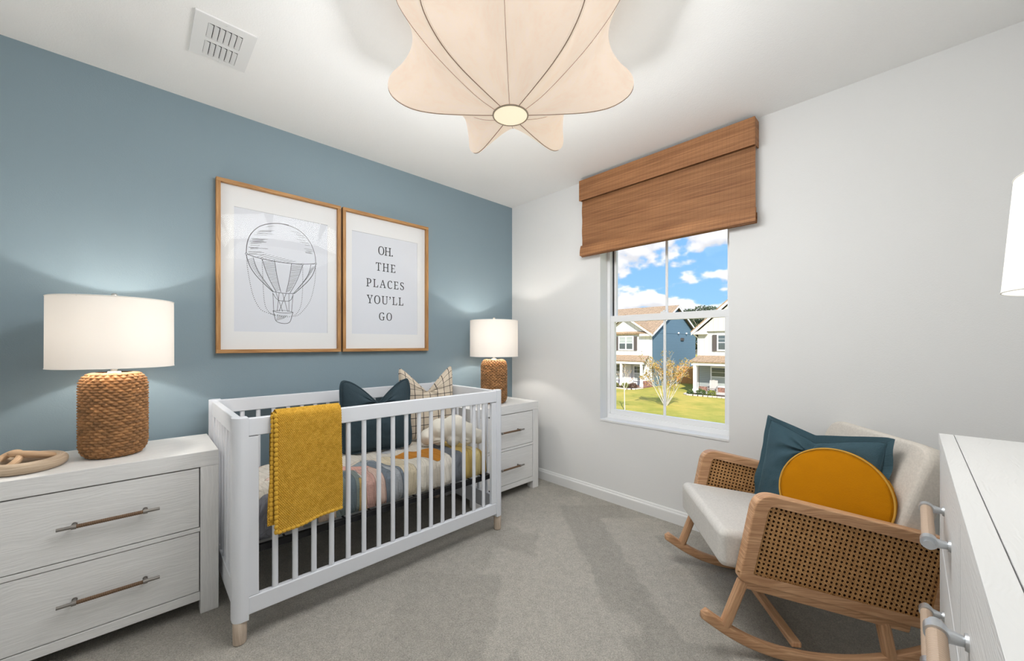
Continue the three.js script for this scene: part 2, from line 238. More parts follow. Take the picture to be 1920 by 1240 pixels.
// ---------------------------------------------------------------- ceiling register
{
  const v = thing('ceiling_vent', 'white metal air vent with two rows of slanted louvres in ceiling', 'vent', [-2.259, H, 0.58]);
  const hx = 0.057, z0 = -0.119, z1 = 0.10, zm = -0.0085;
  part('face_plate', join([span(-0.1, -hx, -0.007, -0.0005, -0.142, 0.142), span(hx, 0.1, -0.007, -0.0005, -0.142, 0.142), span(-hx, hx, -0.007, -0.0005, -0.142, z0), span(-hx, hx, -0.007, -0.0005, z1, 0.142), span(-hx, hx, -0.007, -0.0005, zm - 0.011, zm + 0.011)]), M.trim, v);
  part('duct', span(-hx, hx, -0.0008, -0.0002, z0, z1), M.screw, v);
  for (const [za, zb] of [[z0, zm - 0.011], [zm + 0.011, z1]]) for (let k = 0; k < 6; k++) part('louvre', rbox(0.0165, 0.001, zb - za - 0.008, 0.0004), M.trim, v, [-hx + (k + 0.5) * hx / 3, -0.0052, (za + zb) / 2 - 0.004], [-0.03, 0, -0.30]);
  for (const z of [-0.127, 0.127]) part('screw', cyl(0.004, 0.004, 0.0015, 12), M.trim, v, [0, -0.0098, z]);
}

// ---------------------------------------------------------------- star pendant of stretched silk
{
  const C = [-1.532, 0, 1.582], L = thing('pendant_light', 'cream silk star-shaped pendant light hanging from the ceiling', 'ceiling light', [C[0], 0, C[2]]);
  const curve = (pts) => new THREE.SplineCurve(pts.map((p) => new THREE.Vector2(...p)));
  const ridge = curve([[0.064, 2.004], [0.17, 2.006], [0.28, 2.012], [0.365, 2.03], [0.425, 2.066], [0.447, 2.108], [0.432, 2.155], [0.37, 2.205], [0.27, 2.265], [0.14, 2.34], [0.05, 2.385]]);
  const valley = curve([[0.064, 2.006], [0.13, 2.03], [0.21, 2.075], [0.285, 2.125], [0.34, 2.17], [0.385, 2.215], [0.41, 2.255], [0.40, 2.295], [0.33, 2.335], [0.18, 2.37], [0.05, 2.385]]);
  const rt = [Math.sin(HEADING), Math.cos(HEADING)], fw = [Math.cos(HEADING), -Math.sin(HEADING)];
  const dir = (a) => [Math.cos(a) * rt[0] + Math.sin(a) * fw[0], Math.cos(a) * rt[1] + Math.sin(a) * fw[1]];
  const NS = 60, rad = Math.PI / 180, arms = [-1, 58, 115, 180, 237, 297].map((a) => a * rad), half = 1.0 * rad;   // six arms, the silk drawn in between them
  const silkTex = dataTex(512, 512, (u, v) => { const t = 0.5 * tn8(u, v) + 0.3 * tn32(u, v) + 0.2 * Math.abs(tn128(u, v) - 0.5) * 2; return [lerp(240, 252, t), lerp(224, 240, t), lerp(210, 229, t)]; });
  const silk = std({ color: rgb(0.92, 0.92, 0.92), map: rep(silkTex, 0.8, 1.6), roughness: 0.85, emissive: rgb(1.0, 0.89, 0.78), emissiveIntensity: LIGHT.shade, emissiveMap: rep(silkTex, 0.8, 1.6) });
  M.wireRib = std({ color: rgb(0.30, 0.24, 0.18), roughness: 0.7 });
  const along = (c, a, e) => { const d = dir(a); return c.getPoints(60).map((p) => [d[0] * (p.x + e), p.y - e * 0.6, d[1] * (p.x + e)]); };
  arms.forEach((a, k) => {
    const next = arms[(k + 1) % 6] + (k === 5 ? Math.PI * 2 : 0), g0 = a + half, g1 = next - half;
    part('silk_panel', surface(10, NS, (u, v) => { const d = dir(lerp(a - half, a + half, u)), p = ridge.getPoint(v), r = p.x; return [d[0] * r, p.y, d[1] * r]; }), silk, L);
    for (const s of [0, 1]) part('silk_panel', surface(26, NS, (u, v) => { const t = s ? lerp(1, 0, u) : u, ang = s ? lerp((g0 + g1) / 2, g1, u) : lerp(g0, (g0 + g1) / 2, u), w = Math.pow(1 - t, 1.45), p = ridge.getPoint(v), q = valley.getPoint(v), d = dir(ang), r = lerp(q.x, p.x, w) - 0.085 * Math.sin(Math.PI * Math.pow(t, 0.8)) * Math.pow(Math.sin(Math.PI * clamp((v - 0.08) / 0.84, 0, 1)), 2); return [d[0] * r, lerp(q.y, p.y, w), d[1] * r]; }), silk, L);
    part('rib', tube(along(ridge, a, 0.0010), 0.0013, 90, 6), M.wireRib, L);
    part('seam', tube(along(valley, (g0 + g1) / 2, 0.0003), 0.0008, 90, 6), M.wireRib, L);
  });
  part('bottom_ring', new THREE.TorusGeometry(0.0635, 0.003, 10, 64).rotateX(Math.PI / 2), M.ring ??= std({ color: rgb(0.45, 0.38, 0.30), roughness: 0.5 }), L, [0, 2.003, 0]);
  part('light_diffuser', lathe([[0, 1.9995], [0.03, 2.0], [0.061, 2.002], [0.061, 2.005], [0, 2.005]], 48), glow(rgb(0.95, 0.84, 0.63), 0.55), L);
  part('stem', cyl(0.006, 0.006, 0.07, 16), M.brass, L, [0, 2.395, 0]);
  part('canopy', lathe([[0, 2.4395], [0.062, 2.4395], [0.062, 2.428], [0.05, 2.418], [0.012, 2.412], [0, 2.412]], 48), M.trim, L);
  // its light: the soft glow of the silk, from the underside and outwards all round
  const glowColor = rgb(0.965, 0.985, 1.0), under = new THREE.RectAreaLight(glowColor, LIGHT.under, 0.8, 0.8); under.name = 'pendant_light_glow'; under.position.set(C[0], 1.992, C[2]); under.lookAt(C[0], 1, C[2]); scene.add(under);
  for (let k = 0; k < 8; k++) for (const [drop, power] of [[-0.56, LIGHT.side], [0.55, LIGHT.top]]) { const d = dir(k * Math.PI / 4), a = new THREE.RectAreaLight(glowColor, power, 0.36, 0.2); a.name = 'pendant_light_glow'; a.position.set(C[0] + d[0] * 0.475, 2.14, C[2] + d[1] * 0.475); a.lookAt(C[0] + d[0] * 1.475, 2.14 + drop, C[2] + d[1] * 1.475); scene.add(a); }
}

// ---------------------------------------------------------------- framed prints (canvas millimetres measured on the wall)
function canvas(w, h, paint) { const c = document.createElement('canvas'); c.width = w; c.height = h; paint(c.getContext('2d'), w, h); const t = new THREE.CanvasTexture(c); t.colorSpace = THREE.SRGBColorSpace; return t; }
function balloon(c) {
  const K = 2; c.scale(K, K); c.fillStyle = '#f9f9fc'; c.fillRect(0, 0, 490, 690); c.translate(-81, -134); c.strokeStyle = '#2b2a2b'; c.lineCap = 'round'; c.lineJoin = 'round';
  const line = (w, pts) => { c.lineWidth = w; c.beginPath(); c.moveTo(...pts[0]); if (pts.length === 2) c.lineTo(...pts[1]); else { for (let i = 1; i < pts.length - 1; i++) c.quadraticCurveTo(...pts[i], (pts[i][0] + pts[i + 1][0]) / 2, (pts[i][1] + pts[i + 1][1]) / 2); c.lineTo(...pts[pts.length - 1]); } c.stroke(); };
  // envelope
  line(3.2, [[138, 387], [138, 340], [152, 283], [182, 236], [222, 204], [277, 184], [318, 180], [350, 180]]);
  line(2.6, [[322, 181], [375, 184], [425, 210], [460, 246], [484, 290], [499, 340], [502, 389]]);
  line(3.2, [[138, 387], [175, 398], [214, 403], [290, 410], [366, 409], [427, 404]]); line(2.6, [[427, 404], [465, 398], [502, 389]]);
  // gores
  const gore = (t, b, w) => line(w, [[t, t < 300 ? 402 : 408], [lerp(t, b, 0.18), 455], [lerp(t, b, 0.55), 525], [b, 586]]);
  line(3, [[138, 390], [146, 440], [180, 500], [225, 548], [266, 586]]); line(2.2, [[171, 402], [182, 455], [212, 510], [245, 556], [270, 586]]);
  gore(214, 284, 2.4); gore(277, 309, 2.4); gore(366, 337, 2.4); gore(427, 358, 2.4); line(2.2, [[474, 400], [466, 450], [440, 500], [405, 550], [376, 588]]); line(3, [[502, 392], [496, 440], [466, 495], [420, 548], [381, 588]]);
  const hatch = (l0, l1, r0, r1) => { for (let i = 0; i < 30; i++) { const t = i / 30, e = t * t * 0.35 + t * 0.65, y = lerp(412, 582, t), a = lerp(l0, l1, e) + 2, b = lerp(r0, r1, e) - 2; if (b - a > 3) line(1.1, [[a, y + 7 + R(-1, 1)], [b, y - 5 + R(-1, 1)]]); } };
  hatch(142, 262, 171, 268); hatch(216, 284, 277, 309); hatch(366, 337, 427, 358); hatch(474, 378, 500, 380);
  // shading strokes on the crown
  for (let i = 0; i < 40; i++) { const y = R(205, 395), half = Math.sqrt(Math.max(0, 1 - ((y - 387) / 207) ** 2)) * 182, left = rnd() < 0.62, l = R(35, 95), x0 = left ? 320 - half + R(4, 20) : 320 + half - R(4, 20); line(1.2, [[x0, y], [x0 + (left ? l : -l * 0.55), y - (left ? R(6, 14) : -R(-2, 4))]]); }
  for (let i = 0; i < 9; i++) { const x = 190 + i * 19; line(1.3, [[x, 396 + i * 1.2], [x + 46, 372 + i * 2.4]]); }
  // mouth, ropes, basket
  line(2.6, [[264, 586], [320, 594], [381, 588]]); line(2.2, [[270, 600], [284, 634], [325, 640], [362, 635], [374, 598]]);
  for (const [a, b] of [[268, 272], [284, 318], [300, 290], [318, 345], [337, 300], [352, 352], [374, 366]]) line(2, [[a, 592], [b, 700]]);
  line(2.4, [[268, 700], [290, 708], [325, 710], [360, 707], [374, 702]]); line(1.6, [[268, 700], [300, 694], [345, 694], [374, 702]]); line(2.6, [[270, 703], [277, 735], [284, 764], [325, 774], [357, 767], [366, 735], [373, 704]]);
  for (let i = 0; i < 9; i++) line(1.1, [[284 + i * 5, 758 - i * 2], [296 + i * 6, 722]]);
  // dotted garlands
  const dots = (pts, n) => { const k = new THREE.SplineCurve(pts.map((p) => new THREE.Vector2(...p))); c.fillStyle = '#2b2a2b'; for (let i = 0; i <= n; i++) { const p = k.getPointAt(i / n); c.beginPath(); c.arc(p.x, p.y, 2.0, 0, 7); c.fill(); } };
  dots([[139, 400], [146, 484], [169, 613], [203, 690], [240, 712], [277, 721]], 36); dots([[214, 412], [216, 475], [226, 653], [253, 713], [290, 728]], 33); dots([[427, 412], [427, 542], [417, 657], [383, 720], [325, 732], [292, 722]], 38); dots([[501, 398], [496, 506], [469, 624], [417, 704], [385, 726]], 34);
  c.fillStyle = '#f9f9fc'; for (const [x, y] of [[138, 387], [214, 403], [427, 404], [502, 389]]) { c.lineWidth = 2; c.beginPath(); c.arc(x, y, 4.5, 0, 7); c.fill(); c.stroke(); }
}
function quote(c) {
  const K = 2; c.scale(K, K); c.fillStyle = '#f9f9fc'; c.fillRect(0, 0, 490, 690); c.translate(-66, -131); c.fillStyle = '#2a2a2c'; c.textBaseline = 'alphabetic';
  for (const [t, x0, x1, y0, y1] of [['OH.', 247, 366, 203, 262], ['THE', 232, 383, 319, 376], ['PLACES', 163, 451, 438, 494], ['YOU\u2019LL', 169, 445, 551, 609], ['GO', 253, 357, 668, 723]]) {
    const size = (y1 - y0) / 0.72; c.font = `${size}px serif`;
    const chars = [...t], ws = chars.map((k) => c.measureText(k).width * 0.86), sum = ws.reduce((a, b) => a + b, 0), gapw = (x1 - x0 - sum) / (chars.length - 1);
    let x = x0; chars.forEach((k, i) => { c.save(); c.translate(x, y1); c.scale(0.86, 1); c.fillText(k, 0, 0); c.restore(); x += ws[i] + gapw; });
  }
}
{
  const mat = std({ color: rgb(0.76, 0.765, 0.77), roughness: 0.95 }), printFrames = [['picture_frame', 'thin oak framed print of a hot air balloon drawn in ink', -2.2185, balloon], ['picture_frame', 'thin oak framed print with a quote in black capitals', -1.559, quote]];
  const glaze = phys({ color: 0xffffff, roughness: 0.02, transmission: 1, thickness: 0, ior: 1.5, specularIntensity: 0.2 });
  for (const [n, label, x, paint] of printFrames) {
    const w = 0.6475 - (paint === quote ? 0.008 : 0), h = 0.944, b = 0.02, d = 0.032, f = thing(n, label, 'picture frame', [x, 1.116, 0], 0, 'framed prints above the crib');
    for (const [a, c, e, g] of [[0, w, 0, b], [0, w, h - b, h]]) part('frame_rail', at(rbox(c - a, g - e, d, 0.0015), (a + c) / 2, (e + g) / 2, d / 2 + 0.002), M.oakFrame, f);
    for (const [a, c] of [[0, b], [w - b, w]]) part('frame_stile', at(rbox(c - a, h - 2 * b, d, 0.0015, 1), (a + c) / 2, h / 2, d / 2 + 0.002), M.oakFrame, f);
    part('backing', span(b, w - b, b, h - b, 0.003, 0.006), M.mattress, f);
    const art = 0.49, ah = 0.69, ax = 0.0815 - (paint === quote ? 0.0155 : 0), ay = h - 0.134 - ah;
    part('mat_board', join([span(b, ax, b, h - b, 0.0062, 0.0105), span(ax + art, w - b, b, h - b, 0.0062, 0.0105), span(ax, ax + art, b, ay, 0.0062, 0.0105), span(ax, ax + art, ay + ah, h - b, 0.0062, 0.0105)]), mat, f);
    part('print', new THREE.PlaneGeometry(art, ah), std({ color: rgb(0.70, 0.725, 0.76), map: canvas(980, 1380, paint), roughness: 0.9 }), f, [ax + art / 2, ay + ah / 2, 0.0068]);
    part('glazing', new THREE.PlaneGeometry(w - 2 * b, h - 2 * b), glaze, f, [w / 2, h / 2, 0.016]);
  }
}

// ---------------------------------------------------------------- drawer pulls, night stands, dresser
// a pull along x: rod ends, two clamps that stand off the drawer face (towards +z) and a wrapped grip between them
function pull(parent, len, half, r, off, wrapMat, metal, turns, pos) {
  const [x, y, z] = pos, zc = z + off;
  for (const s of [-1, 1]) part('handle_rod', rod([x + s * (half - 0.004), y, zc], [x + s * len / 2, y, zc], r * 0.86, r * 0.86, 16), metal, parent);
  const wrap = surface(turns * 8, 14, (u, v) => { const a = v * Math.PI * 2, rr = r * (0.92 + 0.14 * Math.abs(Math.sin((u * turns + v) * Math.PI))); return [x + lerp(-half, half, u), y + Math.cos(a) * rr, zc - Math.sin(a) * rr]; });
  part('handle_grip', wrap, wrapMat, parent);
  for (const s of [-1, 1]) {
    const collar = new THREE.CylinderGeometry(r * 1.28, r * 1.28, r * 1.9, 20).rotateZ(Math.PI / 2).translate(x + s * half, y, zc);
    const neck = new THREE.CylinderGeometry(r * 0.62, r * 1.0, off - r * 0.6, 12).rotateX(-Math.PI / 2).translate(x + s * half, y, z + (off - r * 0.6) / 2), foot = new THREE.CylinderGeometry(r * 1.05, r * 1.15, 0.004, 16).rotateX(Math.PI / 2).translate(x + s * half, y, z + 0.002);
    part('handle_bracket', join([collar, neck, foot]), metal, parent);
  }
}
function nightStand(label, x) {
  const W = 0.66, D = 0.42, hw = W / 2, n = thing('night_stand', label, 'night stand', [x, 0, 0.265], 0, 'white night stands beside the crib'), st = 0.064, zf = D / 2;
  part('top', at(rbox(W, 0.066, D, 0.003), 0, 0.667, 0), M.whitewash, n);
  for (const s of [-1, 1]) for (const f of [-1, 1]) part('leg', at(rbox(st, 0.634, st, 0.003, 1, s + f), s * (hw - st / 2), 0.317, f * (zf - st / 2)), M.whitewash, n);
  for (const s of [-1, 1]) part('side_panel', at(rbox(0.02, 0.572, D - 2 * st, 0.001, 1), s * (hw - 0.012), 0.347, 0), M.whitewash, n);
  part('back_panel', at(plain(W - 2 * st, 0.572, 0.012), 0, 0.347, -zf + 0.012), M.whitewash, n);
  part('apron', at(rbox(W - 2 * st - 0.001, 0.036, 0.03, 0.002), 0, 0.079, zf - 0.0165), M.whitewash, n);
  part('rail', at(rbox(W - 2 * st - 0.001, 0.0165, 0.03, 0.001), 0, 0.366, zf - 0.0165), M.whitewash, n);
  part('cavity', at(plain(W - 2 * st - 0.004, 0.53, 0.004), 0, 0.365, zf - 0.042), M.gap, n);
  for (const [y0, y1] of [[0.3775, 0.630], [0.1005, 0.3545]]) {
    const d = part('drawer', at(rbox(W - 2 * st - 0.007, y1 - y0, 0.03, 0.002, 0, y0), 0, (y0 + y1) / 2, zf - 0.0185), M.whitewash, n);
    pull(d, 0.272, 0.094, 0.0068, 0.03, M.darkRattan, M.pewter, 34, [0, (y0 + y1) / 2, zf - 0.0035]);
  }
  return n;
}
nightStand('white two-drawer night stand holding wooden links, nearest the camera', -2.589);
nightStand('white two-drawer night stand in the corner between crib and window wall', -0.4875);
{
  const xa = -2.165, xb = -0.80, zf = 2.659, zb = 3.11, top = 0.90, d = thing('dresser', 'wide white dresser standing at the right edge beside the rocking chair', 'dresser', [0, 0, 0]);
  part('top_panel', span(xa, xb, top - 0.028, top, zf + 0.0302, zb, 0.0006), M.dresser, d);
  part('top_edge', span(xa, xb, top - 0.03, top, zf, zf + 0.029, 0.0012), M.dresser, d);
  for (const [a, b] of [[xa, xa + 0.03], [xb - 0.03, xb]]) part('side_panel', span(a, b, 0.0, top - 0.031, zf + 0.002, zb, 0.002), M.dresser, d);
  part('back_panel', span(xa + 0.03, xb - 0.03, 0.05, top - 0.03, zb - 0.012, zb), M.dresser, d);
  part('plinth', span(xa + 0.031, xb - 0.031, 0.02, 0.056, zf + 0.012, zf + 0.03, 0.002), M.dresser, d);
  part('cavity', span(xa + 0.031, xb - 0.031, 0.06, top - 0.032, zf + 0.05, zf + 0.054), M.gap, d);
  const xm = (xa + xb) / 2; part('divider', span(xm - 0.011, xm + 0.011, 0.057, top - 0.032, zf + 0.003, zf + 0.03, 0.001), M.dresser, d);
  for (let r = 0; r < 3; r++) for (const [a, b] of [[xa + 0.034, xm - 0.014], [xm + 0.014, xb - 0.034]]) {
    const y1 = 0.858 - r * 0.272, y0 = y1 - 0.252, w = part('drawer', span(a, b, y0, y1, zf + 0.003, zf + 0.025, 0.004), M.dresser, d);
    const g = new THREE.Group(); g.name = 'handle'; g.rotation.y = Math.PI; g.position.set((a + b) / 2 + (a > xm ? 0.012 : 0.04), (y0 + y1) / 2, zf + 0.003);
    const tmp = new THREE.Group(); pull(tmp, 0.30, 0.125, 0.011, 0.032, M.paleRattan, M.nickel, 44, [0, 0, 0]);
    for (const m of [...tmp.children]) { m.geometry.applyMatrix4(new THREE.Matrix4().makeTranslation(g.position.x, g.position.y, g.position.z).multiply(new THREE.Matrix4().makeRotationY(Math.PI))); w.add(m); }
  }
}

// ---------------------------------------------------------------- table lamps
function wovenBase() {
  const Hh = 0.347, Rr = 0.1045, rows = 31, cols = 46, NU = 460, NV = 372;
  const prof = (t) => { const y = t * Hh, c = 0.062, e = 3; let r = Rr; if (y < c) r = Rr - c * 0.62 + c * 0.62 * Math.pow(1 - Math.pow(1 - y / c, 2.2), 1 / 2.2); if (y > Hh - c) r = Rr - c * 0.72 + c * 0.72 * Math.pow(1 - Math.pow(1 - (Hh - y) / c, 2.2), 1 / 2.2); return [Math.max(r, 0.02), y]; };
  const col = [];
  const g = surface(NU, NV, (u, v) => {
    const [r, y] = prof(v), rowf = v * rows + 0.12 * Math.sin(u * Math.PI * 6) * 0.6 + 0.15 * NOISE.noise(u * 9, v * 3, 1), row = Math.floor(rowf), ph = rowf - row;
    const cross = Math.sqrt(Math.max(0, 1 - (ph * 2 - 1) ** 2)), wave = 0.5 + 0.5 * Math.cos(u * cols * Math.PI + row * Math.PI), twist = 0.5 + 0.5 * Math.sin((u * cols * 2.5 + ph * 2.2) * Math.PI);
    const d = -0.0072 + 0.0090 * Math.pow(cross, 0.8) * (0.10 + 0.90 * Math.pow(wave, 0.75)) + 0.0008 * twist * cross + 0.0018 * NOISE.noise(u * 40, v * 30, 5);
    const a = u * Math.PI * 2, seg = Math.floor((u * cols + row) / 2 + 0.5), tone = 0.62 + 0.55 * hash(row, seg % cols, 4) + 0.14 * NOISE.noise(u * 300, v * 60, 3) + 0.10 * (twist - 0.5), k = Math.max(0.2, tone);
    col.push(0.335 * k, 0.165 * k, 0.062 * k);
    return [Math.cos(a) * (r + d), y, -Math.sin(a) * (r + d)];
  }, true);
  g.setAttribute('color', new THREE.BufferAttribute(new Float32Array(col), 3)); return g;
}
const wovenMat = std({ color: 0xffffff, vertexColors: true, roughness: 0.75 });
M.brightShade = std({ color: rgb(0.92, 0.90, 0.85), roughness: 1, emissive: rgb(1, 0.965, 0.88), emissiveIntensity: 0.38 });
function lampTop(l, y0, y1, r0, r1, power, shadeMat = M.shade) {     // neck, drum, spider, finial, bulb and its light
  part('lamp_shade', new THREE.CylinderGeometry(r1, r0, y1 - y0, 96, 1, true), shadeMat, l, [0, (y0 + y1) / 2, 0]);
  for (const [y, r] of [[y0, r0], [y1, r1]]) part('shade_hem', new THREE.TorusGeometry(r, 0.0016, 8, 96).rotateX(Math.PI / 2), M.shadeHem, l, [0, y, 0]);
  part('spider', join([0, 1, 2].map((k) => rod([0, y1 - 0.012, 0], [Math.cos(k * 2.094) * r1, y1 - 0.004, Math.sin(k * 2.094) * r1], 0.0015, 0.0015, 6))), M.brass, l);
  const ym = (y0 + y1) / 2;
  part('harp', tube([[0.0, y0 + 0.03, 0.012], [0.0, y0 + 0.06, 0.045], [0, y1 - 0.07, 0.045], [0, y1 - 0.014, 0], [0, y1 - 0.07, -0.045], [0, y0 + 0.06, -0.045], [0, y0 + 0.03, -0.012]], 0.0014, 60, 6), M.brass, l);
  part('finial', at(lathe([[0, 0], [0.005, 0], [0.005, 0.008], [0.003, 0.01], [0.0095, 0.016], [0.011, 0.022], [0.0085, 0.029], [0, 0.032]], 24), 0, y1 - 0.004, 0), M.brass, l);
  part('light_bulb', at(lathe([[0, -0.05], [0.013, -0.05], [0.014, -0.03], [0.027, 0.0], [0.03, 0.018], [0.022, 0.038], [0, 0.046]], 24), 0, ym, 0), glow(rgb(1, 0.93, 0.82), 3), l);
  const p = new THREE.PointLight(rgb(1, 0.95, 0.89), power); p.name = 'lamp_light'; p.position.set(0, ym + 0.005, 0); p.castShadow = true; p.shadow.radius = 0.8; l.add(p);
}
{
  const g = wovenBase();
  for (const [label, x, z] of [['woven rattan table lamp with white drum shade, beside the wooden links', -2.588, 0.272], ['woven rattan table lamp with white drum shade, in the corner by window', -0.4875, 0.30]]) {
    const l = thing('table_lamp', label, 'table lamp', [x, 0.7005, z], x < -1 ? 0 : 1.3, 'rattan lamps on the night stands');
    part('woven_base', g, wovenMat, l);
    part('neck', join([at(cyl(0.011, 0.011, 0.034, 20), 0, 0.360, 0), at(cyl(0.02, 0.022, 0.006, 24), 0, 0.347, 0), at(cyl(0.009, 0.009, 0.08, 16), 0, 0.405, 0)]), M.brass, l);
    lampTop(l, 0.369, 0.651, 0.19, 0.189, LIGHT.lamp);
  }
  const l = thing('table_lamp', 'white tapered shade lamp on dresser, cut by the right edge', 'table lamp', [-1.15, 0.9005, 2.9]);
  part('ceramic_base', lathe([[0, 0], [0.06, 0], [0.062, 0.012], [0.05, 0.02], [0.07, 0.06], [0.08, 0.12], [0.07, 0.19], [0.035, 0.25], [0.02, 0.28], [0.02, 0.30], [0, 0.30]], 48), M.dresser, l);
  part('neck', at(cyl(0.008, 0.008, 0.16, 16), 0, 0.36, 0), M.brass, l);
  lampTop(l, 0.376, 0.618, 0.16, 0.143, LIGHT.dresserLamp, M.brightShade);
}

// ---------------------------------------------------------------- wooden links
{
  const o = thing('wooden_links', 'pale wooden chain links lying at the left edge of night stand', 'ornament', [-2.815, 0.7, 0.305]);
  const oval = (a, b, r, tiltX, tiltZ, c, turn = 0) => { const pts = []; for (let k = 0; k < 24; k++) { const t = k / 24 * Math.PI * 2; const v = new THREE.Vector3(Math.cos(t) * a, 0, Math.sin(t) * b).applyEuler(new THREE.Euler(tiltX, turn, tiltZ)); pts.push([v.x + c[0], v.y + c[1], v.z + c[2]]); } const g = tube(pts, r, 120, 20, true), w = g.attributes.uv; for (let i = 0; i < w.count; i++) w.setXY(i, w.getX(i) * 0.5, w.getY(i) * 0.12); return g; };
  part('link', oval(0.083, 0.104, 0.0205, 0, 0, [0, 0.0208, 0]), M.linkWood, o);
  part('link', oval(0.040, 0.056, 0.0112, 0.05, -0.38, [0.012, 0.047, -0.012], 0.9), M.linkWoodWarm, o);
  part('link', oval(0.036, 0.050, 0.0112, 0.25, 0.55, [-0.045, 0.036, 0.004], 0.2), M.linkWoodWarm, o);
}

// ---------------------------------------------------------------- crib
{
  const c = thing('crib', 'white slatted baby crib with pale beech feet against the blue wall', 'crib');
  const xl = -2.2305, xr = -0.8845, zf = 0.785, zb = 0.088, yT = 0.868;
  const postShape = (sx, sz) => { const s = new THREE.Shape(), a = 0.0245, r = 0.03, q = (x, y) => [x * sx, y * sz]; // one big rounded corner to the outside
    s.moveTo(...q(-a, -a)); s.lineTo(...q(a, -a)); s.lineTo(...q(a, a - r)); s.bezierCurveTo(...q(a, a - r * 0.45), ...q(a - r * 0.45, a), ...q(a - r, a)); s.lineTo(...q(-a, a)); s.closePath(); return s; };
  for (const [x, sx] of [[xl, -1], [xr, 1]]) for (const [z, sz] of [[zf, 1], [zb, -1]]) {
    const g = new THREE.ExtrudeGeometry(postShape(sx, -sz), { depth: 0.786, bevelEnabled: true, bevelThickness: 0.002, bevelSize: 0.0015, bevelSegments: 2, curveSegments: 10 }); g.rotateX(-Math.PI / 2);
    part('post', g, M.crib, c, [x, 0.090, z]);
    part('foot', uvBox(lathe([[0, 0], [0.019, 0], [0.0225, 0.004], [0.0235, 0.04], [0.0235, 0.089], [0, 0.089]], 28), 1), M.beech, c, [x, 0, z]);
  }
  const xi0 = -2.2055, xi1 = -0.9095;
  for (const z of [0.791, 0.082]) {
    part('top_rail', span(xi0, xi1, 0.804, yT + 0.006, z - 0.0135, z + 0.0135, 0.004), M.crib, c);
    part('bottom_rail', span(xi0, xi1, 0.105, 0.173, z - 0.0135, z + 0.0135, 0.004), M.crib, c);
    for (const [a, b] of [[xi0, xi0 + 0.036], [xi1 - 0.036, xi1]]) part('stile', span(a, b, 0.1735, 0.8015, z - 0.0115, z + 0.0115, 0.003), M.crib, c);
    for (let k = 0; k < 16; k++) part('slat', M.slatG ??= (() => { const g = new THREE.CylinderGeometry(0.0112, 0.0112, 0.634, 16); g.scale(1, 1, 0.8); return g; })(), M.crib, c, [-2.111 + k * 0.0738, 0.4875, z]);
  }
  for (const x of [xl, xr]) {
    part('end_top_rail', span(x - 0.0135, x + 0.0135, 0.800, 0.872, zb + 0.025, zf - 0.025, 0.004), M.crib, c);
    part('end_bottom_rail', span(x - 0.0135, x + 0.0135, 0.105, 0.205, zb + 0.025, zf - 0.025, 0.004), M.crib, c);
    for (const [a, b] of [[zb + 0.0255, zb + 0.06], [zf - 0.06, zf - 0.0255]]) part('end_stile', span(x - 0.0115, x + 0.0115, 0.2055, 0.7995, a, b, 0.003), M.crib, c);
    for (let k = 0; k < 7; k++) part('slat', M.slatE ??= (() => { const g = new THREE.CylinderGeometry(0.0112, 0.0112, 0.60, 16); g.scale(0.8, 1, 1); return g; })(), M.crib, c, [x, 0.5025, 0.197 + k * 0.0798]);
  }
  for (const x of [-2.2, -0.915]) for (const y of [0.70, 0.235]) for (const z of [0.122, 0.7505]) part('bolt', cyl(0.005, 0.005, 0.006, 12).rotateZ(Math.PI / 2), M.screw, c, [x - Math.sign(x + 1.5) * 0.0055, y, z]);
  part('mattress_support', join([span(-2.196, -0.918, 0.320, 0.347, 0.742, 0.763, 0.003), span(-2.196, -0.918, 0.320, 0.347, 0.112, 0.133, 0.003), span(-2.196, -2.175, 0.320, 0.347, 0.133, 0.742, 0.003), span(-0.939, -0.918, 0.320, 0.347, 0.133, 0.742, 0.003), ...[0, 1, 2, 3, 4, 5, 6, 7, 8].map((k) => rod([-2.06 + k * 0.126, 0.335, 0.13], [-2.06 + k * 0.126, 0.335, 0.745], 0.004, 0.004, 6))]), M.blackMetal, c);
}
